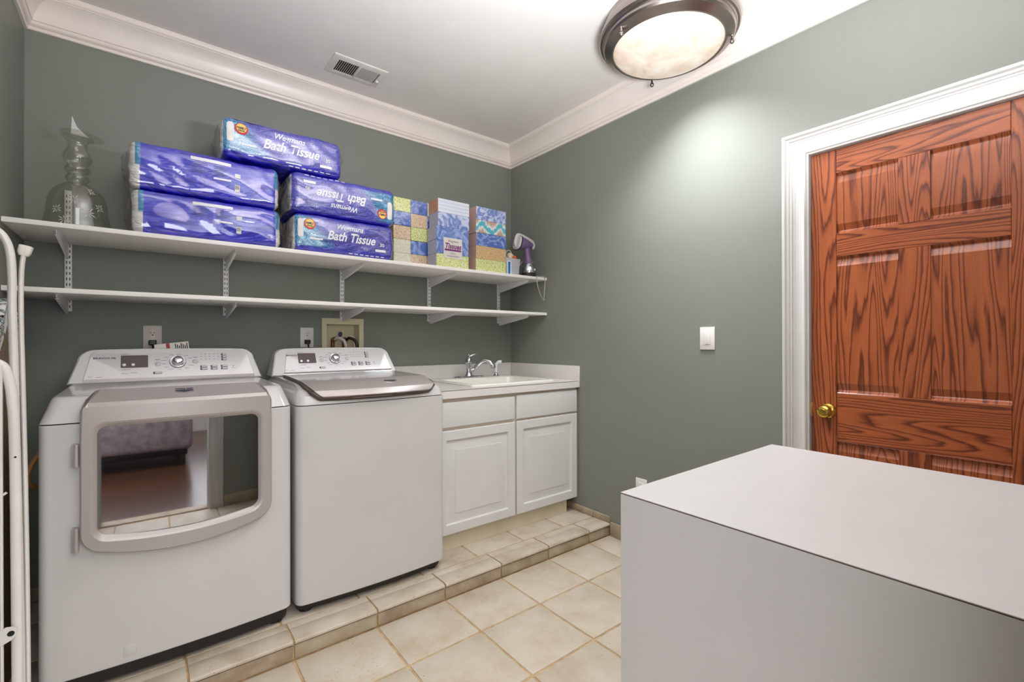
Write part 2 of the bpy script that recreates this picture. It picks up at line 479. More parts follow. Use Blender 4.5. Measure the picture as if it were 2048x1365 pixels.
def rrect(x0, x1, z0, z1, r, nc=6, ne=8, sag=0.0, tl=None, tr=None):
    """closed loop of (u, v): counter-clockwise from bottom-left corner end; constant point count"""
    out = []
    def corner(cx, cz, a0, rr):
        for i in range(nc+1):
            a = a0+i/nc*PI/2
            out.append((cx+rr*math.cos(a), cz+rr*math.sin(a)))
    def edge(p, q):
        for i in range(1, ne):
            t = i/ne
            out.append((p[0]+(q[0]-p[0])*t, p[1]+(q[1]-p[1])*t))
    rt_ = r if tr is None else tr; rl_ = r if tl is None else tl
    corner(x0+r, z0+r, PI, r); edge((x0+r, z0), (x1-r, z0))
    corner(x1-r, z0+r, 1.5*PI, r); edge((x1, z0+r), (x1, z1-rt_))
    corner(x1-rt_, z1-rt_, 0, rt_); edge((x1-rt_, z1), (x0+rl_, z1))
    corner(x0+rl_, z1-rl_, PI/2, rl_); edge((x0, z1-rl_), (x0, z0+r))
    if sag:
        c = (x0+x1)/2; h = (x1-x0)/2; zm = (z0+z1)/2
        out = [(u, v-(sag*(1-((u-c)/h)**2) if v < zm else 0)*min(1, (zm-v)/(zm-z0))) for u, v in out]
    return out

def text(name, s, size, origin, right, upv, mat, parent, shear=0.0, extrude=0.0, align='CENTER', bold=0.0, warp=None, squash=1.0):
    cu = bpy.data.curves.new('txt', 'FONT')
    cu.body = s; cu.size = size; cu.shear = shear; cu.extrude = extrude; cu.align_x = align; cu.align_y = 'CENTER'
    cu.resolution_u = 3; cu.offset = bold
    to = bpy.data.objects.new('txt', cu); COL.objects.link(to)
    bpy.context.view_layer.update()
    me = bpy.data.meshes.new_from_object(to.evaluated_get(bpy.context.evaluated_depsgraph_get()))
    bpy.data.objects.remove(to); bpy.data.curves.remove(cu)
    r = Vector(right).normalized(); u = Vector(upv).normalized(); nrm = r.cross(u)
    o3 = Vector(origin)
    inv = wm(parent).inverted()
    for v in me.vertices:
        p = o3+r*(v.co.x*squash)+u*v.co.y+nrm*v.co.z
        v.co = inv @ p
        if warp: v.co = warp(v.co)
    me.materials.clear(); me.materials.append(MATS[mat]); me.name = name
    o = bpy.data.objects.new(name, me); COL.objects.link(o); o.parent = parent
    return o

def copy_tree(o, parent=None):
    c = o.copy(); COL.objects.link(c); c.parent = parent
    for ch in [k for k in o.children]: copy_tree(ch, c)
    return c

# ------------------------------------------------------------------ room shell
XL, YF, ZC = -2.705, -2.93, 2.74
ZS, YS = 0.0758, -0.997          # step height, step front
FX0, FX1 = -2.60, -1.90         # doorway in the front wall

bm = new_bm(); box(bm, XL-.1, .14, YF-.02, YS+.02, -.06, -.004)
floor = struct('floor', bm, 'grout', 'beige square ceramic tile floor with tan grout joints', 'floor')
def tile_mesh(w, d, h, bev, matn, name='tile'):
    b = new_bm(); box(b, -w/2, w/2, -d/2, d/2, -h, 0, bev, 2)
    return finish(b, name, matn)
TM = {}
def tile(x0, x1, y0, y1, z, parent, matn, g=.009, h=.012, tilt=True):
    wd, dp = round(x1-x0-g, 4), round(y1-y0-g, 4)
    if wd < .015 or dp < .015: return
    k = (wd, dp, matn, h)
    if k not in TM: TM[k] = tile_mesh(wd, dp, h, .004, matn)
    o = bpy.data.objects.new('tile', TM[k]); COL.objects.link(o); o.parent = parent
    o.location = Vector(((x0+x1)/2, (y0+y1)/2, z)) - wm(parent).translation
    o.rotation_euler = (random.uniform(-.002, .002), random.uniform(-.002, .002), 0)
    return o
T = .33
xs = [0.0]+[-.1956-k*T for k in range(8)]+[XL]
ys = [YS, -1.297]+[-1.297-k*T for k in range(1, 5)]+[YF]
for i in range(len(xs)-1):
    for j in range(len(ys)-1):
        tile(xs[i+1], xs[i], ys[j+1], ys[j], 0, floor, 'tile_floor')
# raised platform
bm = new_bm(); box(bm, XL, 0, YS+.004, 0.0, -.05, ZS-.004)
plat = struct('floor_platform', bm, 'grout', 'low tiled step platform under the laundry machines and sink cabinet', 'step')
px = [0.0]+[-.27-k*.318 for k in range(8)]+[XL]
py = [-.864, -.544, -.224, -.001]
for i in range(len(px)-1):
    for j in range(3):
        tile(px[i+1], px[i], py[j], py[j+1], ZS, plat, 'tile_step')
for i in range(len(xs)-1):
    # nosing with a rounded front lip, then the riser tile below
    x1, x0 = xs[i]-.004, xs[i+1]+.004
    if x1-x0 < .02: continue
    b = new_bm()
    prof = [(-.869, ZS), (-.905, ZS+.0005), (-.910, ZS-.001), (-.914, ZS+.0008), (-.992, ZS+.001), (-1.001, ZS-.001), (-1.005, ZS-.006), (-1.005, ZS-.013), (-1.000, ZS-.016), (-.869, ZS-.016)]
    prism(b, prof, 'x', x0, x1)
    obj('nosing_tile', b, 'tile_step', plat, 30)
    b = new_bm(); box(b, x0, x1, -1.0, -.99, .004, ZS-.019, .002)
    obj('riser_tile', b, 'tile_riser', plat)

def wall_y(name, y0, y1, x0, x1, z0, z1, hole, label, mat='wall_paint'):
    b = new_bm()
    hx0, hx1, hz0, hz1 = hole
    box(b, x0, hx0, y0, y1, z0, z1); box(b, hx1, x1, y0, y1, z0, z1)
    if hz0 > z0: box(b, hx0, hx1, y0, y1, z0, hz0)
    box(b, hx0, hx1, y0, y1, hz1, z1)
    return struct(name, b, mat, label, 'wall')
wall_y('wall_back', 0, .12, XL-.12, .12, -.06, ZC+.02, (-1.429, -1.229, 1.16, 1.326), 'sage green painted back wall behind the shelves')
DY0, DY1, DZ = -2.121, -2.835, 2.031     # door leaf edges
b = new_bm()
box(b, 0, .14, DY0+.012, 0, -.06, ZC+.02); box(b, 0, .14, YF-.13, DY1-.012, -.06, ZC+.02); box(b, 0, .14, DY1-.012, DY0+.012, DZ+.012, ZC+.02)
struct('wall_right', b, 'wall_paint', 'sage green painted right wall with the oak door', 'wall')
b = new_bm(); box(b, XL-.12, XL, YF-.13, 0, -.06, ZC+.02)
struct('wall_left', b, 'wall_paint', 'sage green painted left wall by the ironing board', 'wall')
wall_y('wall_front', YF-.12, YF, XL, 0.0, 0, ZC+.02, (FX0, FX1, 0, 2.05), 'sage green front wall with the doorway to the hall')
b = new_bm(); box(b, XL-.12, .14, YF-.13, .12, ZC, ZC+.06)
struct('ceiling', b, 'ceiling_paint', 'flat pale grey painted ceiling', 'ceiling')

# crown moulding: (projection, drop)
cove = [(.031+(.078-.031)*(1-math.cos(t*PI/2))*.55+(.078-.031)*t*.45, .112-(.112-.034)*(math.sin(t*PI/2)*.6+t*.4)) for t in [i/10 for i in range(11)]]
CROWN = [(0, .151), (.011, .151), (.014, .147), (.014, .141), (.010, .139), (.010, .137), (.019, .134), (.024, .128), (.026, .121), (.026, .118), (.031, .116)] + cove + \
        [(.079, .032), (.084, .031), (.084, .027), (.090, .024), (.094, .016), (.094, 0)]
def crown(name, pa, pb, inward, label):
    """pa->pb along the wall; inward = unit vector into the room; mitred at both ends"""
    pa, pb, n = Vector(pa), Vector(pb), Vector(inward)
    d = (pb-pa).normalized(); b = new_bm()
    A = [pa+n*p+d*p-Vector((0, 0, q)) for p, q in CROWN]; Bq = [pb+n*p-d*p-Vector((0, 0, q)) for p, q in CROWN]
    A.append(pa); Bq.append(pb)
    ring_loft(b, [A, Bq])
    o = obj(name, b, 'trim_white', None, 40, keep=True)
    return tag(o, label, 'crown moulding', kind='structure')
crown('trim_1', (XL, 0, ZC), (0, 0, ZC), (0, -1, 0), 'white crown moulding along the top of the back wall')
crown('trim_2', (0, 0, ZC), (0, YF, ZC), (-1, 0, 0), 'white crown moulding along the top of the right wall')
crown('trim_3', (XL, YF, ZC), (XL, 0, ZC), (1, 0, 0), 'white crown moulding along the top of the left wall')
crown('trim_4', (0, YF, ZC), (XL, YF, ZC), (0, 1, 0), 'white crown moulding along the top of the front wall')

# casing profile: (distance from outer edge, thickness)
CAS = [(0, 0), (0, .026), (.003, .029), (.012, .029), (.015, .026), (.017, .020), (.020, .020), (.024, .023), (.028, .022), (.031, .017), (.034, .017), (.038, .020)]
CAS += [(.042+i*.0055, .0165-.0035*math.sin(i/7*PI)+(.0012 if i % 2 else 0)) for i in range(8)]
CAS += [(.084, .019), (.089, .0205), (.094, .018), (.096, .013), (.104, .012), (.104, 0)]
def casing(name, pts, outward, label):
    """outer outline polyline pts (left foot, left top, right top, right foot); outward = off-wall direction; inner side towards centre"""
    b = new_bm(); P = [Vector(p) for p in pts]; n = Vector(outward)
    hor = (P[2]-P[1]).normalized(); dn = Vector((0, 0, -1))
    dirs = [hor, hor+dn, -hor+dn, -hor]
    rings = [[p+dv*wd+n*th for wd, th in CAS] for p, dv in zip(P, dirs)]
    ring_loft(b, rings)
    o = obj(name, b, 'casing_white', None, 40, keep=True)
    return tag(o, label, 'door trim', kind='structure')
CO = .104
casing('trim_5', [(0, DY0+CO, 0), (0, DY0+CO, DZ+CO), (0, DY1-CO+.01, DZ+CO), (0, DY1-CO+.01, 0)], (-1, 0, 0), 'white fluted casing around the oak door')
casing('trim_6', [(FX0-CO, YF, 0), (FX0-CO, YF, 2.15), (FX1+CO, YF, 2.15), (FX1+CO, YF, 0)], (0, .7, 0), 'white fluted casing around the hall doorway')
# jamb around the oak door
b = new_bm()
box(b, 0, .13, DY0, DY0+.012, 0, DZ+.003); box(b, 0, .13, DY1-.012, DY1, 0, DZ+.003); box(b, 0, .13, DY1-.012, DY0+.012, DZ, DZ+.012)
o = obj('trim_7', b, 'casing_white', keep=True); tag(o, 'white jamb lining the oak door opening', 'door trim', kind='structure')

# tile baseboards
def baseboard(name, label, segs):
    root = thing(name, label, 'baseboard'); root['kind'] = 'structure'
    for (x0, x1, y0, y1, z0, z1) in segs:
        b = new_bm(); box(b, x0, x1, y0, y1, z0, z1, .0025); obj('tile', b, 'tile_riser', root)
    return root
segs = [(-.012, -.001, -.865, -.55, ZS+.001, .118), (-.012, -.001, -1.004, -.868, ZS+.001, .118), (-.012, -.001, -1.125, -1.008, .001, .086)]
yy = -1.128
while yy-.33 > -2.02: segs.append((-.012, -.001, yy-.327, yy, .001, .086)); yy -= .33
segs.append((-.012, -.001, -2.014, yy, .001, .086))
baseboard('baseboard_right', 'beige tile baseboard stepping down along the right wall', segs)
baseboard('baseboard_back', 'beige tile baseboard along the back wall behind the machines', [(XL+.3*i+.002, XL+.3*i+.298, -.012, -.001, ZS+.001, .135) for i in range(5)])
baseboard('baseboard_left', 'beige tile baseboard along the left wall', [(XL+.001, XL+.012, -.33*i-.33, -.33*i-.014, ZS+.001, .135) for i in range(3)])
baseboard('baseboard_front', 'beige tile baseboard along the front wall beside the doorway', [(-1.79+.32*i, -1.79+.32*i+.317, YF+.001, YF+.012, .001, .086) for i in range(0, 1)])

# hall seen in the dryer glass
b = new_bm(); box(b, -4.4, 1.0, -6.6, YF-.12, -.06, -.002)
struct('floor_hall', b, 'hardwood', 'dark hardwood floor of the hall beyond the doorway', 'floor')
b = new_bm(); box(b, FX0, FX1, YF-.12, YF-.02, -.02, .004, .003)
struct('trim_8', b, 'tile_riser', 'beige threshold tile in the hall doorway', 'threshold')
b = new_bm(); box(b, -4.5, -4.4, -6.6, YF-.12, -.06, ZC); box(b, 1.0, 1.1, -6.6, YF-.12, -.06, ZC); box(b, -4.5, 1.1, -6.7, -6.6, -.06, ZC)
box(b, -4.5, XL-.12, YF-.13, YF-.12, -.06, ZC); box(b, .14, 1.1, YF-.13, YF-.12, -.06, ZC)
struct('wall_hall', b, 'hall_wall', 'off white hall walls beyond the doorway', 'wall')
b = new_bm(); box(b, -4.5, 1.1, -6.7, YF-.12, ZC, ZC+.06)
struct('ceiling_hall', b, 'ceiling_paint', 'pale hall ceiling beyond the doorway', 'ceiling')

# ------------------------------------------------------------------ oak door
def raised(b, x0, x1, z0, z1, steps, toP):
    """nested rectangles from the edge inward: steps of (inset, depth); toP(u, v, depth)"""
    rings = []
    for ins, dp in steps:
        rings.append([toP(x0+ins, z0+ins, dp), toP(x1-ins, z0+ins, dp), toP(x1-ins, z1-ins, dp), toP(x0+ins, z1-ins, dp)])
    ring_loft(b, rings, False, True)
door = thing('door_1', 'red-brown stained oak six-panel door with brass knob', 'door', (.03, (DY0+DY1)/2, 0)); door['kind'] = 'structure'
DX = .012
def dbox(name, ya, yb, za, zb, mat):
    b = new_bm(); box(b, DX, DX+.036, yb+.0003, ya-.0003, za+.0003, zb-.0003, .0012, 1); return obj(name, b, mat, door)
Ya, Yb, Yc, Yd = -2.217, -2.423, -2.518, -2.724
dbox('stile', DY0-.003, Ya, .008, DZ-.003, 'oak_vertical'); dbox('stile', Yd, DY1+.003, .008, DZ-.003, 'oak_vertical')
for za, zb in ((1.927, DZ-.003), (1.573, 1.669), (.790, .995), (.008, .22)): dbox('rail', Ya, Yd, za, zb, 'oak_horizontal')
for za, zb in ((1.669, 1.927), (.995, 1.573), (.22, .790)):
    dbox('mullion', Yb, Yc, za, zb, 'oak_vertical')
    for ya, yb in ((Ya, Yb), (Yc, Yd)):
        b = new_bm()
        raised(b, ya, yb, za, zb, [(0, .0006), (.004, .004), (.009, .011), (.013, .013), (.017, .013), (.040, .005), (.041, .0045), (.043, .0045)], lambda u, v, d: Vector((DX+d, u, v)))
        obj('panel', b, 'oak_vertical', door, 20)
b = new_bm()
lathe(b, [(.0, -.062), (.009, -.061), (.012, -.057), (.017, -.058), (.024, -.054), (.0275, -.046), (.027, -.038), (.020, -.030), (.013, -.026), (.0125, -.016), (.022, -.014), (.030, -.010), (.033, -.004), (.033, 0)], (DX, -2.184, .916), 32, 'x')
tag(obj('knob', b, 'brass', door), 'polished brass round door knob with rose')
b = new_bm(); box(b, DX-.002, DX+.02, DY0-.004, DY0+.004, .885, .945, .001); obj('latch_plate', b, 'brass', door)

# ------------------------------------------------------------------ ceiling light
LX, LY = -.349, -1.643
lt = thing('ceiling_light', 'round flush ceiling lamp with brushed nickel ring and alabaster glass bowl', 'ceiling light', (LX, LY, 2.6))
b = new_bm()
lathe(b, [(.20, ZC), (.285, ZC-.001), (.292, ZC-.006), (.298, 2.712), (.306, 2.694), (.314, 2.672), (.316, 2.658), (.311, 2.648), (.302, 2.646), (.298, 2.640), (.297, 2.630), (.291, 2.620), (.278, 2.612), (.268, 2.606), (.259, 2.600), (.252, 2.600), (.249, 2.604), (.249, 2.622), (.22, 2.70), (.20, ZC)], (LX, LY, 0), 64)
obj('ring', b, 'nickel', lt, 25)
b = new_bm()
lathe(b, [(.250, 2.606), (.246, 2.600), (.232, 2.590), (.205, 2.579), (.165, 2.569), (.115, 2.561), (.06, 2.557), (.0, 2.556)], (LX, LY, 0), 64)
tag(obj('glass_bowl', b, 'lamp_glass', lt), 'glowing mottled alabaster glass bowl')
for kx, ky in ((-.578, -1.600), (-.205, -1.845), (-.139, -1.40)):
    d = Vector((kx-LX, ky-LY, 0)).normalized()
    b = new_bm()
    c = Vector((LX, LY, 2.598))+d*.281
    lathe(b, [(.0, -.022), (.006, -.0205), (.0095, -.016), (.0105, -.011), (.009, -.005), (.005, -.001), (.0042, .012), (.007, .016), (.007, .024)], c, 16)
    obj('finial', b, 'nickel', lt)

bulb_d = bpy.data.lights.new('lamp_bulb', 'AREA'); bulb_d.shape = 'DISK'; bulb_d.size = .46; bulb_d.energy = LAMP_W; bulb_d.color = (.93, .95, 1.0); bulb_d.spread = math.radians(119)
bulb = bpy.data.objects.new('lamp_bulb', bulb_d); COL.objects.link(bulb); bulb.location = (LX, LY, 2.552)

# ------------------------------------------------------------------ ceiling vent
vt = thing('ceiling_vent', 'white metal louvred air register on the ceiling', 'vent', (-1.358, -.328, ZC))
vx0, vx1, vy0, vy1 = -1.508, -1.210, -.425, -.232
b = new_bm(); box(b, vx0+.03, vx1-.03, vy0+.03, vy1-.03, ZC-.0025, ZC-.0005); obj('duct', b, 'duct_dark', vt)
b = new_bm()
rings = []
for ins, dz in ((0, 0), (.001, -.004), (.008, -.0075), (.034, -.010), (.036, -.010), (.036, -.001)):
    rings.append([Vector((vx0+ins, vy0+ins, ZC+dz)), Vector((vx1-ins, vy0+ins, ZC+dz)), Vector((vx1-ins, vy1-ins, ZC+dz)), Vector((vx0+ins, vy1-ins, ZC+dz))])
ring_loft(b, rings, False, False); obj('frame', b, 'vent_white', vt)
nsl = 20
for i in range(nsl):
    x = vx0+.046+i*(vx1-vx0-.092)/(nsl-1)
    s = 1 if i < nsl/2 else -1
    mt = Matrix.Translation((x, 0, ZC-.0065)) @ Matrix.Rotation(s*math.radians(38), 4, 'Y')
    b = new_bm(); box(b, -.0006, .0006, vy0+.036, vy1-.036, -.0055, .0055, mtx=mt); obj('slat', b, 'vent_white', vt)
b = new_bm(); box(b, -1.362, -1.354, vy0+.036, vy1-.036, ZC-.011, ZC-.002, .001); obj('center_bar', b, 'vent_white', vt)
b = new_bm(); box(b, vx1-.034, vx1-.018, -.318, -.306, ZC-.020, ZC-.006, .002); obj('lever', b, 'vent_white', vt)

# ------------------------------------------------------------------ shelving
SD = .421
ZU0, ZU1, ZL0, ZL1 = 1.6600, 1.6790, 1.4070, 1.4260
for nm, z0, z1, lb in (('shelf_board', ZU0, ZU1, 'long white upper shelf board carrying the tissue packs'), ('shelf_board', ZL0, ZL1, 'long empty white lower shelf board')):
    b = new_bm(); box(b, XL+.001, -.001, -SD, -.012, z0, z1, .0015)
    tag(obj(nm, b, 'shelf_white'), lb, 'shelf')
UP = [-2.564, -1.952, -1.337, -.736, -.131]
POSN = ['leftmost, below the glass vase', 'second from the left, above the dryer console', 'middle one, above the water supply box', 'fourth from the left, below the tissue boxes', 'rightmost, beside the room corner']
for i, x in enumerate(UP):
    u = thing('shelf_upright', 'white slotted wall standard for shelves, '+POSN[i], 'shelf rail', (x, 0, 1.358), group='slotted shelf standards')
    b = new_bm()
    z1 = 1.905 if i in (0, 1) else 1.80
    prism(b, [(x-.0125, -.001), (x-.0125, -.012), (x-.010, -.0135), (x+.010, -.0135), (x+.0125, -.012), (x+.0125, -.001)], 'z', 1.358, z1)
    obj('channel', b, 'bracket_white', u)
    b = new_bm(); z = 1.372
    while z < z1-.02:
        for s in (-1, 1): box(b, x+s*.0052-.0015, x+s*.0052+.0015, -.0139, -.0125, z, z+.013)
        z += .025
    o = obj('slots', b, 'slot_dark', u); o['kind'] = 'stuff'
    for zt, wh, L in ((ZU0, 'upper', .365), (ZL0, 'lower', .365)):
        br = new_bm()
        prism(br, [(-.014, zt-.001), (-.014, zt-.066), (-.03, zt-.064), (-L+.01, zt-.018), (-L, zt-.012), (-L, zt-.001)], 'x', x-.0015, x+.0015)
        box(br, x-.0065, x+.0065, -L, -.014, zt-.003, zt-.0006, .0008)
        # folded lower flange
        d = Vector((0, -L+.01+.03, .046)); 
        mt = Matrix.Translation((x, (-.03-L+.01)/2, zt-.041)) @ Matrix.Rotation(math.atan2(.046, -(L-.04))-PI, 4, 'X')
        box(br, -.0055, .0055, -(L-.04)/2, (L-.04)/2, -.001, .001, mtx=mt)
        tag(obj('shelf_bracket', br, 'bracket_white'), 'white tapered bracket under the %s shelf, %s' % (wh, POSN[i].split(',')[0]), 'bracket', 'shelf brackets')

# ------------------------------------------------------------------ wall plates
def duplex(name, label, x, zc, mat, plug, low=False):
    t = thing(name, label, 'outlet', (x, 0, zc))
    b = new_bm(); box(b, x-.037, x+.037, -.006, -.0003, zc-.058, zc+.058, .002); obj('cover_plate', b, mat, t)
    b = new_bm(); box(b, x-.017, x+.017, -.0085, -.004, zc-.034, zc+.034, .001); f = obj('receptacle', b, mat, t)
    for dz in (.019, -.019):
        if plug and dz < 0: continue
        b = new_bm()
        box(b, x-.0075, x-.0055, -.0088, -.008, zc+dz-.001, zc+dz+.008); box(b, x+.0055, x+.0075, -.0088, -.008, zc+dz, zc+dz+.007)
        lathe(b, [(0, -.0088), (.003, -.0088), (.003, -.008)], (x, 0, zc+dz-.007), 10, 'y')
        obj('slots', b, 'slot_dark', f)
    return t
duplex('wall_outlet', 'ivory duplex outlet on the back wall above the dryer', -2.262, 1.240, 'plate_ivory', True)
duplex('wall_outlet', 'white duplex outlet on the back wall left of the water supply box', -1.5405, 1.243, 'plate_white', True)
for x, zc, lb in ((-2.262, 1.240, 'brown plug in the outlet above the dryer'), (-1.5405, 1.243, 'black power plug in the outlet above the washer')):
    t = thing('power_plug', lb, 'plug', (x, -.009, zc-.04))
    b = new_bm()
    ring_loft(b, [[Vector((x+u, -.009-d, zc-.026+v)) for u, v in rrect(-.016*s, .016*s, -.013*s, .013*s, .005*s, 3, 2)] for d, s in ((0, 1), (.018, .95), (.026, .7))])
    obj('plug_body', b, 'black_plastic', t)
    b = new_bm(); tube(b, smooth_path([(x, -.024, zc-.03), (x+.002, -.032, zc-.06), (x, -.030, zc-.12), (x-.02, -.03, zc-.25), (x-.02, -.03, .9)]), .0045, 8); obj('cord', b, 'black_plastic', t)
# dimmer on the right wall
t = thing('dimmer_switch', 'white rocker dimmer switch on the right wall beside the door', 'switch', (0, -1.6485, 1.2305))
b = new_bm(); box(b, -.007, -.0003, -1.6885, -1.6085, 1.1715, 1.2885, .0025); obj('cover_plate', b, 'plate_white', t)
b = new_bm(); box(b, -.0095, -.005, -1.6665, -1.6305, 1.197, 1.264, .0015); obj('rocker', b, 'plate_white', t)
b = new_bm(); box(b, -.0099, -.009, -1.652, -1.640, 1.1985, 1.2005); box(b, -.0099, -.009, -1.660, -1.654, 1.1985, 1.2003); obj('marking', b, 'print_grey', t)
t = thing('wall_outlet', 'white outlet plate low on the right wall behind the island', 'outlet', (0, -1.238, .36))
b = new_bm(); box(b, -.006, -.0003, -1.276, -1.199, .292, .408, .002); obj('cover_plate', b, 'plate_white', t)
b = new_bm(); box(b, -.0085, -.004, -1.255, -1.220, .316, .384, .001); obj('receptacle', b, 'plate_white', t)

# washing machine supply box in the back wall
t = thing('supply_box', 'cream plastic recessed water supply box above the washer', 'supply box', (-1.329, 0, 1.25))
def loopxz(x0, x1, z0, z1, y): return [Vector((x0, y, z0)), Vector((x1, y, z0)), Vector((x1, y, z1)), Vector((x0, y, z1))]
b = new_bm()
ring_loft(b, [loopxz(-1.457, -1.201, 1.125, 1.362, -.0003), loopxz(-1.457, -1.201, 1.125, 1.362, -.008), loopxz(-1.455, -1.203, 1.127, 1.360, -.010), loopxz(-1.428, -1.230, 1.161, 1.325, -.010), loopxz(-1.426, -1.232, 1.163, 1.323, .085)], False, True)
obj('housing', b, 'box_cream', t)
for i, (x, h) in enumerate(((-1.372, 'valve_brass'), (-1.302, 'valve_brass'))):
    b = new_bm(); tube(b, [(x, .06, 1.15), (x, .06, 1.235)], .011, 12); tube(b, [(x, .06, 1.232), (x, .01, 1.232)], .012, 12); lathe(b, [(0, .0), (.015, .0), (.015, .02), (0, .02)], (x, .02, 1.232), 8, 'y')
    v = obj('valve', b, h, t)
    b = new_bm(); tube(b, smooth_path([(x, .012, 1.232), (x+.012, -.012, 1.240), (x+.04, -.03, 1.222), (x+.05, -.035, 1.17), (x+.045, -.03, 1.05)]), .0095, 10); obj('hose', b, 'valve_white' if i == 0 else 'black_plastic', t)
b = new_bm(); tube(b, [(-1.335, .045, 1.235), (-1.334, .035, 1.255)], .006, 8); lathe(b, [(0, 0), (.010, .002), (.012, .012), (.009, .026), (0, .028)], (-1.334, .033, 1.252), 12); obj('valve_lever', b, 'valve_blue', t)
b = new_bm(); tube(b, smooth_path([(-1.302, .01, 1.24), (-1.285, -.008, 1.252), (-1.266, -.015, 1.235), (-1.262, -.02, 1.18), (-1.27, -.02, 1.05)]), .009, 10); obj('hose', b, 'valve_white', t)

# ------------------------------------------------------------------ laundry machines
def body_ring(x0, x1, yf, yb, z, r, bow, n_f=14):
    """plan outline (front bowed towards -y)"""
    lp = rrect(x0, x1, yf, yb, r, 5, n_f)
    c = (x0+x1)/2; h = (x1-x0)/2; ym = (yf+yb)/2
    return [Vector((u, v-(bow*(1-((u-c)/h)**2) if v < ym else 0), z)) for u, v in lp]

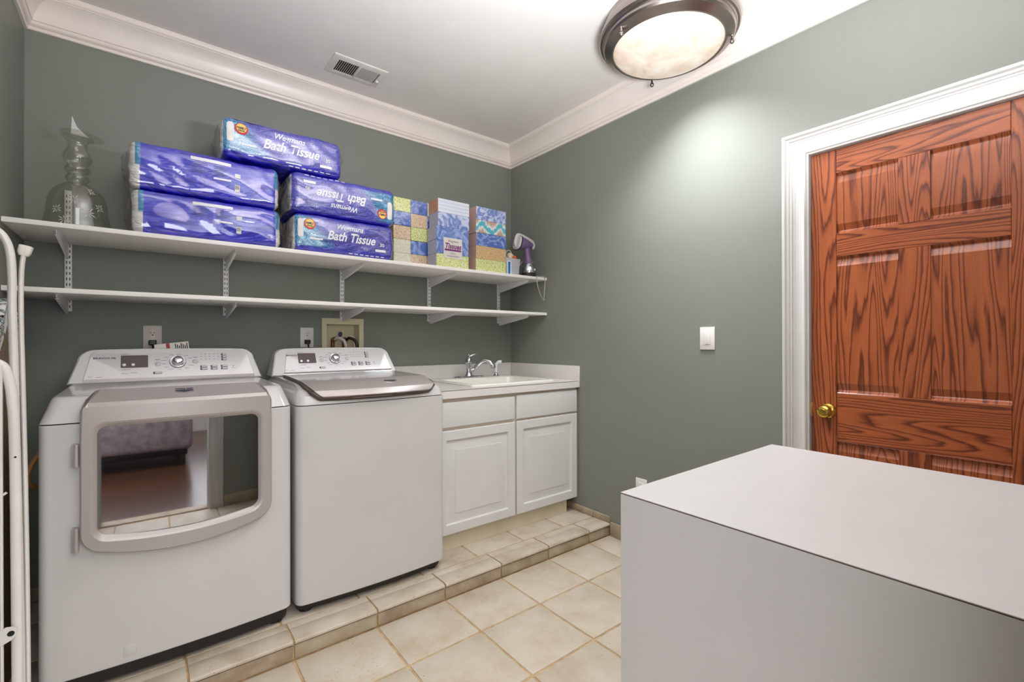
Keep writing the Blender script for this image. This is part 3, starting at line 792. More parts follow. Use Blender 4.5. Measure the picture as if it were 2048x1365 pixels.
class Machine:
    def __init__(s, name, label, x0, x1, yf, cat):
        s.x0, s.x1, s.yf, s.yb = x0, x1, yf, -.16
        s.c = (x0+x1)/2
        s.t = thing(name, label, cat, (s.c, (yf+s.yb)/2, ZS))
        s.bow = .018
    def body(s, zb, zs, bow=None):
        x0, x1, yf, yb, bw = s.x0, s.x1, s.yf, s.yb, s.bow
        b = new_bm()
        ring_loft(b, [body_ring(x0+.003, x1-.003, yf+.003, yb-.003, zb, .028, bw), body_ring(x0, x1, yf, yb, zb+.004, .03, bw), body_ring(x0, x1, yf, yb, zs-.006, .03, bw), body_ring(x0+.003, x1-.003, yf+.003, yb-.003, zs-.003, .028, bw)])
        s.bodyo = obj('cabinet', b, 'enamel', s.t)
        b = new_bm()
        ring_loft(b, [body_ring(x0+.006, x1-.006, yf+.006, yb-.006, zs-.004, .028, bw), body_ring(x0+.006, x1-.006, yf+.006, yb-.006, zs+.002, .028, bw)])
        obj('seam', b, 'slot_dark', s.t)
        b = new_bm()
        ring_loft(b, [body_ring(x0+.012, x1-.012, yf+.022, yb-.02, ZS+.018, .03, bw), body_ring(x0+.008, x1-.008, yf+.016, yb-.02, zb+.001, .03, bw)])
        obj('kick_panel', b, 'black_plastic', s.t)
        for fx in (x0+.05, x1-.05):
            for fy in (yf+.06, yb-.05):
                b = new_bm(); lathe(b, [(.014, ZS+.0335), (.014, ZS+.012), (.026, ZS+.010), (.027, ZS+.0005)], (fx, fy, 0), 14); obj('foot', b, 'black_plastic', s.t)
    def cap(s, zs, ztf, ztb, fi, si, prof=((0, 0), (.03, .006), (.55, .62), (.72, .82), (.86, .94), (1.0, .99), (1.35, 1.0)), sk=1.0):
        """moulded top: front leans back by fi, sides lean in by si"""
        x0, x1, yf, yb, bw = s.x0, s.x1, s.yf, s.yb, s.bow
        b = new_bm(); rings = []
        for k, h in prof:
            r = body_ring(x0+si*min(1.2, k*sk), x1-si*min(1.2, k*sk), yf+fi*k, yb, 0, .034, bw*(1-.15*k))
            out = []
            for p in r:
                t_ = (p.y-yb)/(yf+fi*k-yb)
                ztop = ztb+(ztf-ztb)*max(0, min(1, t_))
                out.append(Vector((p.x, p.y, zs+(ztop-zs)*h)))
            rings.append(out)
        ring_loft(b, rings)
        obj('top_cover', b, 'enamel', s.t, 30)
    def console(s, zbase, ztop, ybase, ytop, hw0, hw1, left_pad, right_pad):
        """tilted control console; local frame u (x), v (up the face)"""
        H = math.hypot(ztop-zbase, ytop-ybase)
        uv = Vector((0, (ytop-ybase)/H, (ztop-zbase)/H)); nrm = Vector((0, -uv.z, uv.y))
        o0 = Vector((s.c, ybase, zbase))
        s.F = lambda u, v, d=0.0: o0+Vector((u, 0, 0))+uv*v+nrm*d
        s.uv, s.nrm, s.H = uv, nrm, H
        def outline(ins, top_ins=0):
            lp = rrect(-1, 1, 0, 1, .001, 6, 8)
            lp = []
            h0, h1 = hw0-ins, hw1-ins; r = .055-ins*.4
            # bottom edge, right slanted side, rounded corners, top with slight crown
            for i in range(11): lp.append((-h0+2*h0*i/10, 0+ins*.4))
            hh = H-top_ins
            for i in range(1, 6): t_ = i/6; lp.append((h0+(h1-h0)*t_, ins*.4+(hh-r)*t_))
            for i in range(9):
                a = i/8*PI/2; lp.append((h1-r+r*math.cos(a), hh-r+r*math.sin(a)*1.0))
            for i in range(1, 12): t_ = i/12; uu = (h1-r)*(1-2*t_); lp.append((uu, hh+.004*(1-(uu/h1)**2)))
            for i in range(9):
                a = PI/2+i/8*PI/2; lp.append((-h1+r+r*math.cos(a), hh-r+r*math.sin(a)))
            for i in range(1, 6): t_ = i/6; lp.append((-h1+(h1-h0)*t_, ins*.4+(hh-r)*(1-t_)))
            return lp
        b = new_bm()
        fr = [s.F(u, v) for u, v in outline(0)]
        fr2 = [s.F(u, v, .006) for u, v in outline(.006, .005)]
        bk = [Vector((p.x, max(p.y+.06, -.17-.02), p.z)) for p in fr]
        bk = [Vector((s.c+(p.x-s.c)*.985, -.165, zbase-.01+(p.z-zbase+.01)*.99)) for p in fr]
        ring_loft(b, [bk, fr, fr2], False, True)
        s.con = obj('console', b, 'console_white', s.t, 30)
        # silver fascia
        lo, hi = -hw0+left_pad, hw0-right_pad
        def fas(ins):
            r = .03
            lp = []
            tl, tr = lo+.018, hi-.018
            for i in range(9): lp.append((lo+ins+(hi-lo-2*ins)*i/8, .012+ins))
            for i in range(7): a = i/6*PI/2; lp.append((tr-r-ins+r*math.cos(a), H-.012-ins-r+r*math.sin(a)))
            for i in range(7): a = PI/2+i/6*PI/2; lp.append((tl+r+ins+r*math.cos(a), H-.012-ins-r+r*math.sin(a)))
            return lp
        b = new_bm()
        ring_loft(b, [[s.F(u, v, .005) for u, v in fas(0)], [s.F(u, v, .0085) for u, v in fas(0)], [s.F(u, v, .010) for u, v in fas(.002)]], False, True)
        s.fas = obj('fascia', b, 'panel_silver', s.t, 30)
        b = new_bm()
        ring_loft(b, [[s.F(u, v, d) for u, v, d in ((lo-.002, .001, .006), (hi+.002, .001, .006), (hi, .014, .0112), (lo, .014, .0112))], [s.F(u, v, d) for u, v, d in ((lo-.002, .001, .004), (hi+.002, .001, .004), (hi, .014, .005), (lo, .014, .005))]])
        obj('fascia_lip', b, 'door_silver', s.t)
    def pbox(s, name, u0, u1, v0, v1, d0, d1, mat, bev=.001, parent=None):
        b = new_bm()
        lp0 = rrect(u0, u1, v0, v1, min(.003, (v1-v0)*.3), 2, 1)
        lp1 = rrect(u0+bev, u1-bev, v0+bev, v1-bev, min(.003, (v1-v0)*.3), 2, 1)
        ring_loft(b, [[s.F(u, v, d0) for u, v in lp0], [s.F(u, v, d1-bev) for u, v in lp0], [s.F(u, v, d1) for u, v in lp1]], False, True)
        return obj(name, b, mat, parent or s.t)
    def controls(s, w, flip_disp):
        H = s.H; D = .010
        X = lambda f: -w/2+f*w          # fraction across the fascia
        Zf = lambda f: H*f
        s.pbox('display', X(flip_disp[0]), X(flip_disp[1]), Zf(.40), Zf(.78), D-.001, D+.001, 'display')
        for dx in flip_disp[2:]:
            b = new_bm(); c = s.F(X(dx), Zf(.49), D+.001)
            lathe(b, [(0, .0010), (.006, .0008), (.007, 0)], c, 14, mtx=Matrix(((1, 0, 0), (0, s.uv.y, s.nrm.y), (0, s.uv.z, s.nrm.z))))
            obj('display_button', b, 'badge_silver', s.t)
        MT = Matrix(((1, 0, 0), (0, s.uv.y, s.nrm.y), (0, s.uv.z, s.nrm.z)))
        kx = X(flip_disp[1]+.168)
        b = new_bm(); lathe(b, [(.0, .030), (.014, .0295), (.0185, .027), (.0205, .022), (.022, .012), (.0245, .008)], s.F(kx, Zf(.54), D), 36, mtx=MT)
        kn = obj('cycle_knob', b, 'chrome', s.t, 50)
        b = new_bm(); lathe(b, [(.0235, .0085), (.0285, .009), (.031, .006), (.032, 0)], s.F(kx, Zf(.54), D), 36, mtx=MT); obj('knob_ring', b, 'badge_silver', kn)
        for dx, vv in ((-.072, .50), (.066, .55)):
            b = new_bm(); lathe(b, [(0, .0035), (.008, .003), (.0105, .0015), (.0115, 0)], s.F(kx+dx*1.0, Zf(vv), D), 20, mtx=MT); obj('round_button', b, 'button_grey', s.t)
        def btn(u, v, wd=.028, ht=.0105):
            q = s.pbox('button', u-wd/2, u+wd/2, v-ht/2, v+ht/2, D-.001, D+.0016, 'badge_dark', .0005)
            s.pbox('button_face', u-wd/2+.006, u+wd/2-.001, v-ht/2+.0012, v+ht/2-.0012, D+.001, D+.0024, 'button_grey', .0005, q)
        btn(kx-.074, Zf(.22), .032)
        bx0 = kx+.098
        for i in range(3):
            for j in range(2): btn(bx0+i*.041, Zf(.30)+j*.0125)
        for j in range(3): btn(bx0+2*.041+.001, Zf(.60)+j*.0135, .022, .011)
        # printed legends: short dashes
        b = new_bm()
        def dash(u, v, l, h=.0018):
            a = [s.F(u, v, D+.0003), s.F(u+l, v, D+.0003), s.F(u+l, v+h, D+.0003), s.F(u, v+h, D+.0003)]
            b.faces.new([b.verts.new(p) for p in a])
        for j in range(3):
            for i in range(5): dash(bx0-.012+i*.017, Zf(.615)+j*.0135, .009 if (i+j) % 2 else .006)
        for k in range(12):
            a = -PI/2+.5+(2*PI-1.0)*k/11
            cu_, su_ = math.sin(a+PI), math.cos(a+PI)
            u = kx+.043*cu_; v = Zf(.54)+.043*su_*.9
            L = .016 if k % 3 else .022
            if .03 < v < H-.012: dash(u-(L if cu_ < -.3 else (L/2 if abs(cu_) < .3 else 0)), v, L)
        dash(X(flip_disp[0])+.004, Zf(.34), .03); dash(X(flip_disp[0])+.003, Zf(.22), .022); dash(X(flip_disp[0])+.035, Zf(.24), .02); dash(X(flip_disp[0]), Zf(.81), .03)
        dash(kx-.083, Zf(.62), .018, .003); dash(kx+.058, Zf(.67), .016, .003); dash(bx0+.112, Zf(.30), .018); dash(X(.085), Zf(.14), .02); dash(bx0+.116, Zf(.36), .006, .004)
        o = obj('legend', b, 'print_grey', s.t); o['kind'] = 'stuff'
        text('lettering', 'BRAVOS XL', .0115, s.F(X(.070), Zf(.70), D+.0006), (1, 0, 0), s.uv, 'print_dark', s.t, align='LEFT', bold=.0002, squash=1.25)
        text('lettering', 'MCT', .006, s.F(X(.05), Zf(.16), D+.0006), (1, 0, 0), s.uv, 'print_dark', s.t, align='LEFT', squash=1.25)

def badge(parent, F, u, v, d, right, upv):
    """shield-shaped maker's badge"""
    b = new_bm()
    shp = [(-.029, .015), (.029, .015), (.029, -.009), (.0, -.021), (-.029, -.009)]
    sm = [(x*.93, y*.83) for x, y in shp]
    ring_loft(b, [[F(u+x, v+y, d) for x, y in shp], [F(u+x, v+y, d+.0025) for x, y in shp], [F(u+x*.96, v+y*.92, d+.003) for x, y in shp]], False, True)
    o = obj('badge', b, 'badge_silver', parent)
    b = new_bm(); ring_loft(b, [[F(u+x, v+y, d+.0025) for x, y in sm], [F(u+x, v+y, d+.0035) for x, y in sm]], False, True); obj('badge_plate', b, 'badge_dark', o)
    text('badge_lettering', 'MAYTAG', .0145, F(u, v+.0005, d+.0042), right, upv, 'badge_silver', o, bold=.0004, squash=.84)

# ---- dryer
dr = Machine('clothes_dryer', 'white front-loading clothes dryer with silver framed window door', -2.553, -1.822, -.872, 'dryer')
dr.body(.140, .957)
dr.cap(.958, 1.038, 1.046, .052, .030)
dr.console(1.044, 1.184, -.325, -.245, .352, .325, .048, .034)
dr.controls(.64, (.21, .355, .228, .275))
# door: outline rings in (u, v); v above V0 bends back over the top
V0 = 1.012
def dmap(u, v, d=0.0, yb=-.893, bw=.020):
    c = dr.c; bow = bw*(1-((u-c)/.37)**2)
    if v <= V0: return Vector((u, yb-bow-d, v))
    e = v-V0; a = math.radians(22)
    k = e/.098
    return Vector((c+(u-c)*(1-.115*k), yb-bow*(1-.3*k)+e*math.cos(a)-d*math.sin(a), V0+e*math.sin(a)+d*math.cos(a)))
OX0, OX1 = -2.452, -1.903
W0 = dict(x0=-2.411, x1=-1.950, z0=.595, z1=.941)
b = new_bm()
out = lambda ins, top: rrect(OX0+ins, OX1-ins, .553+ins, top-ins*.2, .045-ins, 6, 10, .050, tl=.016, tr=.016)
win = lambda ins: rrect(W0['x0']-ins, W0['x1']+ins, W0['z0']-ins, W0['z1']+ins, .024+ins, 6, 10, .026)
rings = [[dmap(u, v, -.026) for u, v in out(0, V0+.098)], [dmap(u, v, .004) for u, v in out(0, V0+.098)], [dmap(u, v, .009) for u, v in out(.004, V0+.096)],
         [dmap(u, v, .009) for u, v in out(.006, V0+.003)], [dmap(u, v, .009) for u, v in out(.007, V0-.002)], [dmap(u, v, .009) for u, v in win(.017)], [dmap(u, v, .006) for u, v in win(.010)], [dmap(u, v, -.001) for u, v in win(.001)], [dmap(u, v, -.006) for u, v in win(0)]]
ring_loft(b, rings, False, False)
ddoor = obj('door', b, 'door_silver', dr.t, 11)
b = new_bm(); lp = win(.001); cx_ = dr.c-.0; cz_ = .76
rings = []
for k in (1.0, .85, .65, .45, .25, .1): rings.append([dmap(cx_-.003+(u-cx_+.003)*k, cz_+(v-cz_)*k, -.003+.013*(1-k*k)*0, -.9015, .006) for u, v in lp])
ring_loft(b, rings, False, True)
tag(obj('door_glass', b, 'dryer_glass', ddoor, 60), 'dark reflective glass window of the dryer door')
badge(dr.t, lambda u, v, d: dmap(u, v, d), -2.178, V0+.055, .009, (1, 0, 0), (0, math.cos(math.radians(22)), math.sin(math.radians(22))))
for z0, z1 in ((.820, .892), (.548, .625)):
    b = new_bm(); tube(b, [(-2.461, -.900, z0), (-2.461, -.900, z1)], .0065, 10); box(b, -2.473, -2.458, -.895, -.880, z0, z1, .001); obj('hinge', b, 'door_silver', dr.t)
b = new_bm(); box(b, -2.345, -2.314, -.889, -.8855, .142+.022, .142+.056, .0008); obj('service_cover', b, 'enamel', dr.t)

# ---- washer
wa = Machine('washing_machine', 'white top-loading washing machine between the dryer and sink cabinet', -1.803, -1.106, -.862, 'washing machine')
wa.body(.122, .950)
wa.cap(.951, 1.030, 1.044, .16, .028, ((0, 0), (.01, .06), (.10, .45), (.25, .66), (.5, .82), (.8, .95), (1.0, .99), (1.1, 1.0)), 2.2)
wa.console(1.042, 1.181, -.315, -.235, .335, .312, .060, .030)
wa.controls(.60, (.165, .315, .19, .245))
LC = wa.c
def lid_row(y, z, hw, bow, n=16, cx=LC):
    return [Vector((cx+hw*(2*i/n-1), y-bow*(1-(2*i/n-1)**2), z)) for i in range(n+1)]
rows = [lid_row(-.375, 1.049, .286, 0), lid_row(-.385, 1.051, .288, 0), lid_row(-.700, 1.044, .297, .006), lid_row(-.728, 1.0425, .297, .008)]
b = new_bm()
low = [[p-Vector((0, 0, .012)) for p in r] for r in rows]
ring_loft(b, [a+list(reversed(c)) for a, c in zip(rows, low)])
lid = obj('lid', b, 'lid_grey', wa.t, 30)
hr = [lid_row(-.726, 1.043, .297, .008), lid_row(-.735, 1.0425, .299, .010), lid_row(-.862, 1.0135, .283, .022), lid_row(-.872, 1.009, .280, .022), lid_row(-.884, .992, .262, .024), lid_row(-.888, .985, .250, .024), lid_row(-.885, .981, .246, .022)]
b = new_bm()
ins = [[Vector((LC+(p.x-LC)*.99, p.y+.012, p.z-.010)) for p in r] for r in hr]
ring_loft(b, [a+list(reversed(c)) for a, c in zip(hr, ins)])
hd = obj('lid_handle', b, 'door_silver', lid, 25)
sl = math.atan2(1.0425-1.0135, .127)
badge(wa.t, lambda u, v, d: Vector((u, -.797-.014+v*math.cos(sl)-d*math.sin(sl), 1.0282+v*math.sin(sl)+d*math.cos(sl))), -1.372, 0, .0, (1, 0, 0), (0, math.cos(sl), math.sin(sl)))
b = new_bm()
gr = [lid_row(-.378, 1.0455, .294, 0), lid_row(-.715, 1.0375, .304, .007), lid_row(-.80, 1.024, .304, .014), lid_row(-.870, 1.003, .291, .022), lid_row(-.882, .984, .268, .024), lid_row(-.880, .974, .254, .022)]
gi = [[p+Vector((0, .02, -.012)) for p in r] for r in gr]
ring_loft(b, [a+list(reversed(c)) for a, c in zip(gr, gi)])
obj('lid_gasket', b, 'seam_dark', lid, 30)
b = new_bm(); tube(b, [(LC-.29, -.352, 1.049), (LC+.29, -.352, 1.049)], .007, 12); obj('hinge_bar', b, 'chrome', wa.t)

# paper tag behind the dryer console
t = thing('warning_tag', 'white paper warning tag with red stripe behind the dryer console', 'tag', (-2.19, -.168, 1.155))
mt = Matrix.Translation((-2.185, -.168, 1.185)) @ Matrix.Rotation(math.radians(-7), 4, 'Y')
b = new_bm(); box(b, -.07, .062, -.0004, .0004, -.03, .028, mtx=mt); obj('paper', b, 'paper_white', t)
b = new_bm(); box(b, -.026, -.012, -.0009, -.0004, -.03, .0275, mtx=mt); obj('stripe', b, 'print_red', t)
b = new_bm()
for i in range(7): box(b, .008+i*.0075, .012+i*.0075, -.0009, -.0004, -.02, .022-(i % 3)*.005, mtx=mt)
box(b, -.008, .004, -.0009, -.0004, -.03, -.005, mtx=mt)
obj('print', b, 'print_dark', t)
b = new_bm(); tube(b, smooth_path([(-2.566, -.14, .81), (-2.60, -.40, .80), (-2.625, -.50, .735), (-2.61, -.47, .68), (-2.575, -.38, .665), (-2.566, -.25, .66)]), .008, 10)
tag(obj('gas_hose', b, 'hose_tan'), 'tan flexible hose looping out behind the dryer', 'hose')

# ------------------------------------------------------------------ sink cabinet
cb = thing('sink_cabinet', 'white sink base cabinet with two drawers fronts and two raised-panel doors', 'cabinet', (-.55, -.36, ZS))
cb['label'] = 'white sink base cabinet with two drawer fronts and two raised-panel doors'
b = new_bm()
box(b, -1.075, -1.057, -.694, -.03, .172, .9075); box(b, -.021, -.003, -.694, -.03, .172, .9075); box(b, -1.057, -.021, -.048, -.03, .172, .9075); box(b, -1.057, -.021, -.694, -.048, .172, .190)
box(b, -1.075, -.003, -.712, -.694, .172, .9075); obj('body', b, 'cab_frame', cb)
b = new_bm(); box(b, -1.07, -.083, -.700, -.05, ZS+.001, .173); obj('toe_kick', b, 'toe_cream', cb)
def front(name, x0, x1, z0, z1, steps):
    b = new_bm()
    rings = [[Vector((x0, -.7125, z0)), Vector((x1, -.7125, z0)), Vector((x1, -.7125, z1)), Vector((x0, -.7125, z1))]]
    for ins, d in steps: rings.append([Vector((x0+ins, d, z0+ins)), Vector((x1-ins, d, z0+ins)), Vector((x1-ins, d, z1-ins)), Vector((x0+ins, d, z1-ins))])
    ring_loft(b, rings, True, True)
    return obj(name, b, 'cab_white', cb, 20)
DR = [(0, -.728), (.003, -.7315), (.007, -.7325)]
PN = [(0, -.729), (.003, -.732), (.050, -.732), (.053, -.7305), (.057, -.7225), (.062, -.7215), (.065, -.7215), (.108, -.7300), (.109, -.7315)]
front('drawer', -1.072, -.547, .750, .888, DR); front('drawer', -.534, -.014, .748, .893, DR)
front('door', -1.072, -.545, .172, .733, PN); front('door', -.534, -.014, .172, .735, PN)
# countertop with a cut-out and splashes
ct = thing('countertop', 'white laminate countertop with raised backsplash beside the washer', 'countertop', (-.55, -.37, .909))
b = new_bm()
cx0, cx1, cy0, cy1 = -1.098, -.002, -.744, -.002
hx0, hx1, hy0, hy1 = -.785, -.155, -.640, -.115
box(b, cx0, hx0, cy0, cy1, .909, .952); box(b, hx1, cx1, cy0, cy1, .909, .952); box(b, hx0, hx1, cy0, hy0, .909, .952); box(b, hx0, hx1, hy1, cy1, .909, .952)
obj('slab', b, 'counter_lam', ct)
b = new_bm(); box(b, cx0, cx1-.018, cy0-.0012, cy0, .9505, .9525); obj('edge_seam', b, 'seam_dark', ct)
b = new_bm(); box(b, cx0, -.021, -.021, -.001, .952, 1.0515, .001); obj('backsplash', b, 'counter_lam', ct)
b = new_bm(); box(b, -.021, -.001, -.746, -.022, .909, 1.0515, .001); obj('side_splash', b, 'counter_lam', ct)
# sink
sk = thing('utility_sink', 'white drop-in utility sink set in the countertop', 'sink', (-.47, -.37, .78))
b = new_bm()
def sk_ring(x0, x1, y0, y1, r, z): return [Vector((u, v, z)) for u, v in rrect(x0, x1, y0, y1, r, 6, 4)]
rr = [sk_ring(-.800, -.140, -.655, -.090, .03, .9525), sk_ring(-.800, -.140, -.655, -.090, .03, .960), sk_ring(-.794, -.146, -.649, -.096, .03, .9645), sk_ring(-.770, -.170, -.628, -.200, .04, .9645), sk_ring(-.762, -.178, -.620, -.208, .045, .960), sk_ring(-.735, -.205, -.595, -.235, .06, .86), sk_ring(-.72, -.22, -.58, -.25, .07, .80), sk_ring(-.60, -.34, -.45, -.36, .03, .785)]
ring_loft(b, rr, False, True)
obj('basin', b, 'sink_white', sk, 40)
b = new_bm(); lathe(b, [(0, .7865), (.03, .7875), (.042, .7865)], (-.47, -.41, 0), 24); obj('drain', b, 'chrome', sk)
# faucet
fc = thing('sink_faucet', 'chrome single-lever faucet with curved spout at the back of the sink', 'faucet', (-.47, -.15, .9645))
FXc, FYc, FZ = -.50, -.150, .9645
b = new_bm()
ring_loft(b, [[Vector((FXc+u, FYc+v, FZ+z)) for u, v in rrect(-hx, hx, -hy, hy, hy*.98, 6, 4)] for hx, hy, z in ((.122, .026, .0003), (.122, .026, .004), (.112, .020, .009), (.05, .018, .013))])
obj('base_plate', b, 'chrome', fc)
b = new_bm(); lathe(b, [(.030, .010), (.028, .018), (.0225, .026), (.0205, .04), (.0205, .098), (.0225, .102), (.0225, .108), (.026, .110), (.026, .116), (.021, .119), (.018, .130), (.013, .137), (.010, .142), (.0, .144)], (FXc, FYc, FZ), 28)
bd = obj('body', b, 'chrome', fc)
b = new_bm(); tube(b, smooth_path([(FXc, FYc, FZ+.138), (FXc+.006, FYc-.006, FZ+.150), (FXc+.020, FYc-.014, FZ+.157), (FXc+.036, FYc-.022, FZ+.163)]), .007, 12, taper=None); lathe(b, [(0, -.008), (.008, -.004), (.009, .003), (.005, .008), (0, .009)], (FXc+.036, FYc-.022, FZ+.163), 12); lathe(b, [(0, 0), (.009, .002), (.007, .012), (0, .014)], (FXc+.002, FYc, FZ+.152), 12); obj('lever', b, 'chrome', fc)
sp_ = smooth_path([(FXc+.004, FYc-.004, FZ+.045), (FXc+.035, FYc-.020, FZ+.062), (FXc+.058, FYc-.045, FZ+.098), (FXc+.082, FYc-.070, FZ+.118), (FXc+.110, FYc-.098, FZ+.110), (FXc+.128, FYc-.115, FZ+.078)], 8)
b = new_bm(); tube(b, sp_, .0135, 16, taper=[1.05-.0*i for i in range(len(sp_))]); lathe(b, [(.012, -.014), (.0165, -.012), (.0165, .010), (.014, .016)], (FXc+.129, FYc-.116, FZ+.078), 20, mtx=Matrix.Rotation(math.radians(-18), 3, 'Y').to_4x4()); obj('spout', b, 'chrome', fc)
sy = thing('side_sprayer', 'small white side sprayer with chrome base beside the faucet', 'sprayer', (-.262, -.150, .9645))
b = new_bm(); lathe(b, [(.021, .0003), (.021, .004), (.015, .010), (.012, .020), (.012, .026)], (-.262, -.150, .9645), 20); obj('holder', b, 'chrome', sy)
b = new_bm()
pth = smooth_path([(-.262, -.15, .985), (-.262, -.15, 1.03), (-.259, -.153, 1.052), (-.246, -.163, 1.066), (-.230, -.176, 1.066)], 6)
tube(b, pth, .011, 14, taper=[.8 if i < 8 else .8+.35*min(1, (i-8)/12) for i in range(len(pth))]); obj('spray_head', b, 'plate_white', sy)

# ------------------------------------------------------------------ white island cabinet
isl = thing('island_cabinet', 'large white laminate counter-height block in the right foreground', 'cabinet', (-1.19, -2.62, 0))
ix0, ix1, iy0, iy1, iz = -1.5308, -.8305, YF+.013, -2.3032, .9082
b = new_bm(); box(b, ix0, ix1, iy0, iy1, .10, iz-.0035, .0004, 1); obj('body', b, 'laminate', isl)
b = new_bm(); box(b, ix0+.0003, ix1-.0003, iy0+.0003, iy1-.0003, iz-.0036, iz-.0016); obj('edge_seam', b, 'seam_dark', isl)
b = new_bm(); box(b, ix0, ix1, iy0, iy1, iz-.0016, iz, .0004, 1); obj('top', b, 'laminate', isl)
b = new_bm(); box(b, ix0+.05, ix1-.05, iy0+.02, iy1-.05, .001, .10); obj('toe_kick', b, 'laminate', isl)

# ------------------------------------------------------------------ bath tissue packs on the upper shelf
def soft_disp(p, w, d, h, r, seed, amp):
    """rounded-box projection plus film wrinkles; p is a point on the sharp box, origin at the box centre"""
    hx, hy, hz = w/2, d/2, h/2
    q = Vector((max(-hx+r, min(hx-r, p.x)), max(-hy+r, min(hy-r, p.y)), max(-hz+r, min(hz-r, p.z))))
    dv = p-q
    if dv.length > 1e-9: p = q+dv.normalized()*r
    nrm = dv.normalized() if dv.length > 1e-9 else Vector((0, -1, 0))
    s = Vector((seed*3.1, seed*1.7, seed*.9))
    a = noise.noise(Vector((p.x*7, p.y*7, p.z*10))+s)*amp
    # diagonal tension folds
    k = (p.x*.8+p.z*1.4)*24+noise.noise(p*5+s)*4
    a += (abs(math.sin(k))**6)*amp*.35
    bulge = .006*(1-(p.x/hx)**2)*(1-(p.z/hz)**2)
    p = p+nrm*(a+bulge)
    p.z = max(-hz, min(hz, p.z))
    return p

def soft_box(w, d, h, r, seed, amp, step=.012):
    b = new_bm()
    def face(fn, nu, nv):
        g = [[b.verts.new(fn(i/nu, j/nv)) for j in range(nv+1)] for i in range(nu+1)]
        for i in range(nu):
            for j in range(nv): b.faces.new((g[i][j], g[i+1][j], g[i+1][j+1], g[i][j+1]))
    # cluster samples near the edges so that the corner rounding has points
    def cl(t): return t-.16*math.sin(2*PI*t)/ (2*PI)*2
    nx, ny, nz = int(w/step), int(d/step/1.6), int(h/step*1.2)
    for s in (-1, 1):
        face(lambda u, v: soft_disp(Vector(((cl(u)-.5)*w, s*d/2, (cl(v)-.5)*h)), w, d, h, r, seed, amp), nx, nz)
        face(lambda u, v: soft_disp(Vector(((cl(u)-.5)*w, (cl(v)-.5)*d, s*h/2)), w, d, h, r, seed, amp*.4), nx, ny)
        face(lambda u, v: soft_disp(Vector((s*w/2, (cl(u)-.5)*d, (cl(v)-.5)*h)), w, d, h, r, seed, amp), ny, nz)
    bmesh.ops.remove_doubles(b, verts=b.verts[:], dist=.0012)
    b.transform(Matrix.Translation((0, 0, h/2)))
    return b

def wrap_tail(b, x, z, h, s, seed):
    """crumpled clear film gathered at a pack end"""
    rnd = random.Random(seed); n = 7
    rings = []
    for k in range(5):
        t_ = k/4
        rings.append([Vector((x+s*(.002+.020*t_+rnd.uniform(-.004, .004)), -.13+.22*i/n*(1-.3*t_)+rnd.uniform(-.006, .006), z+h*(.5+.42*math.sin(2*PI*i/n+k*.3)*(1-.75*t_))+rnd.uniform(-.006, .006))) for i in range(n+1)])
    ring_loft(b, rings, False, False, closed=False)

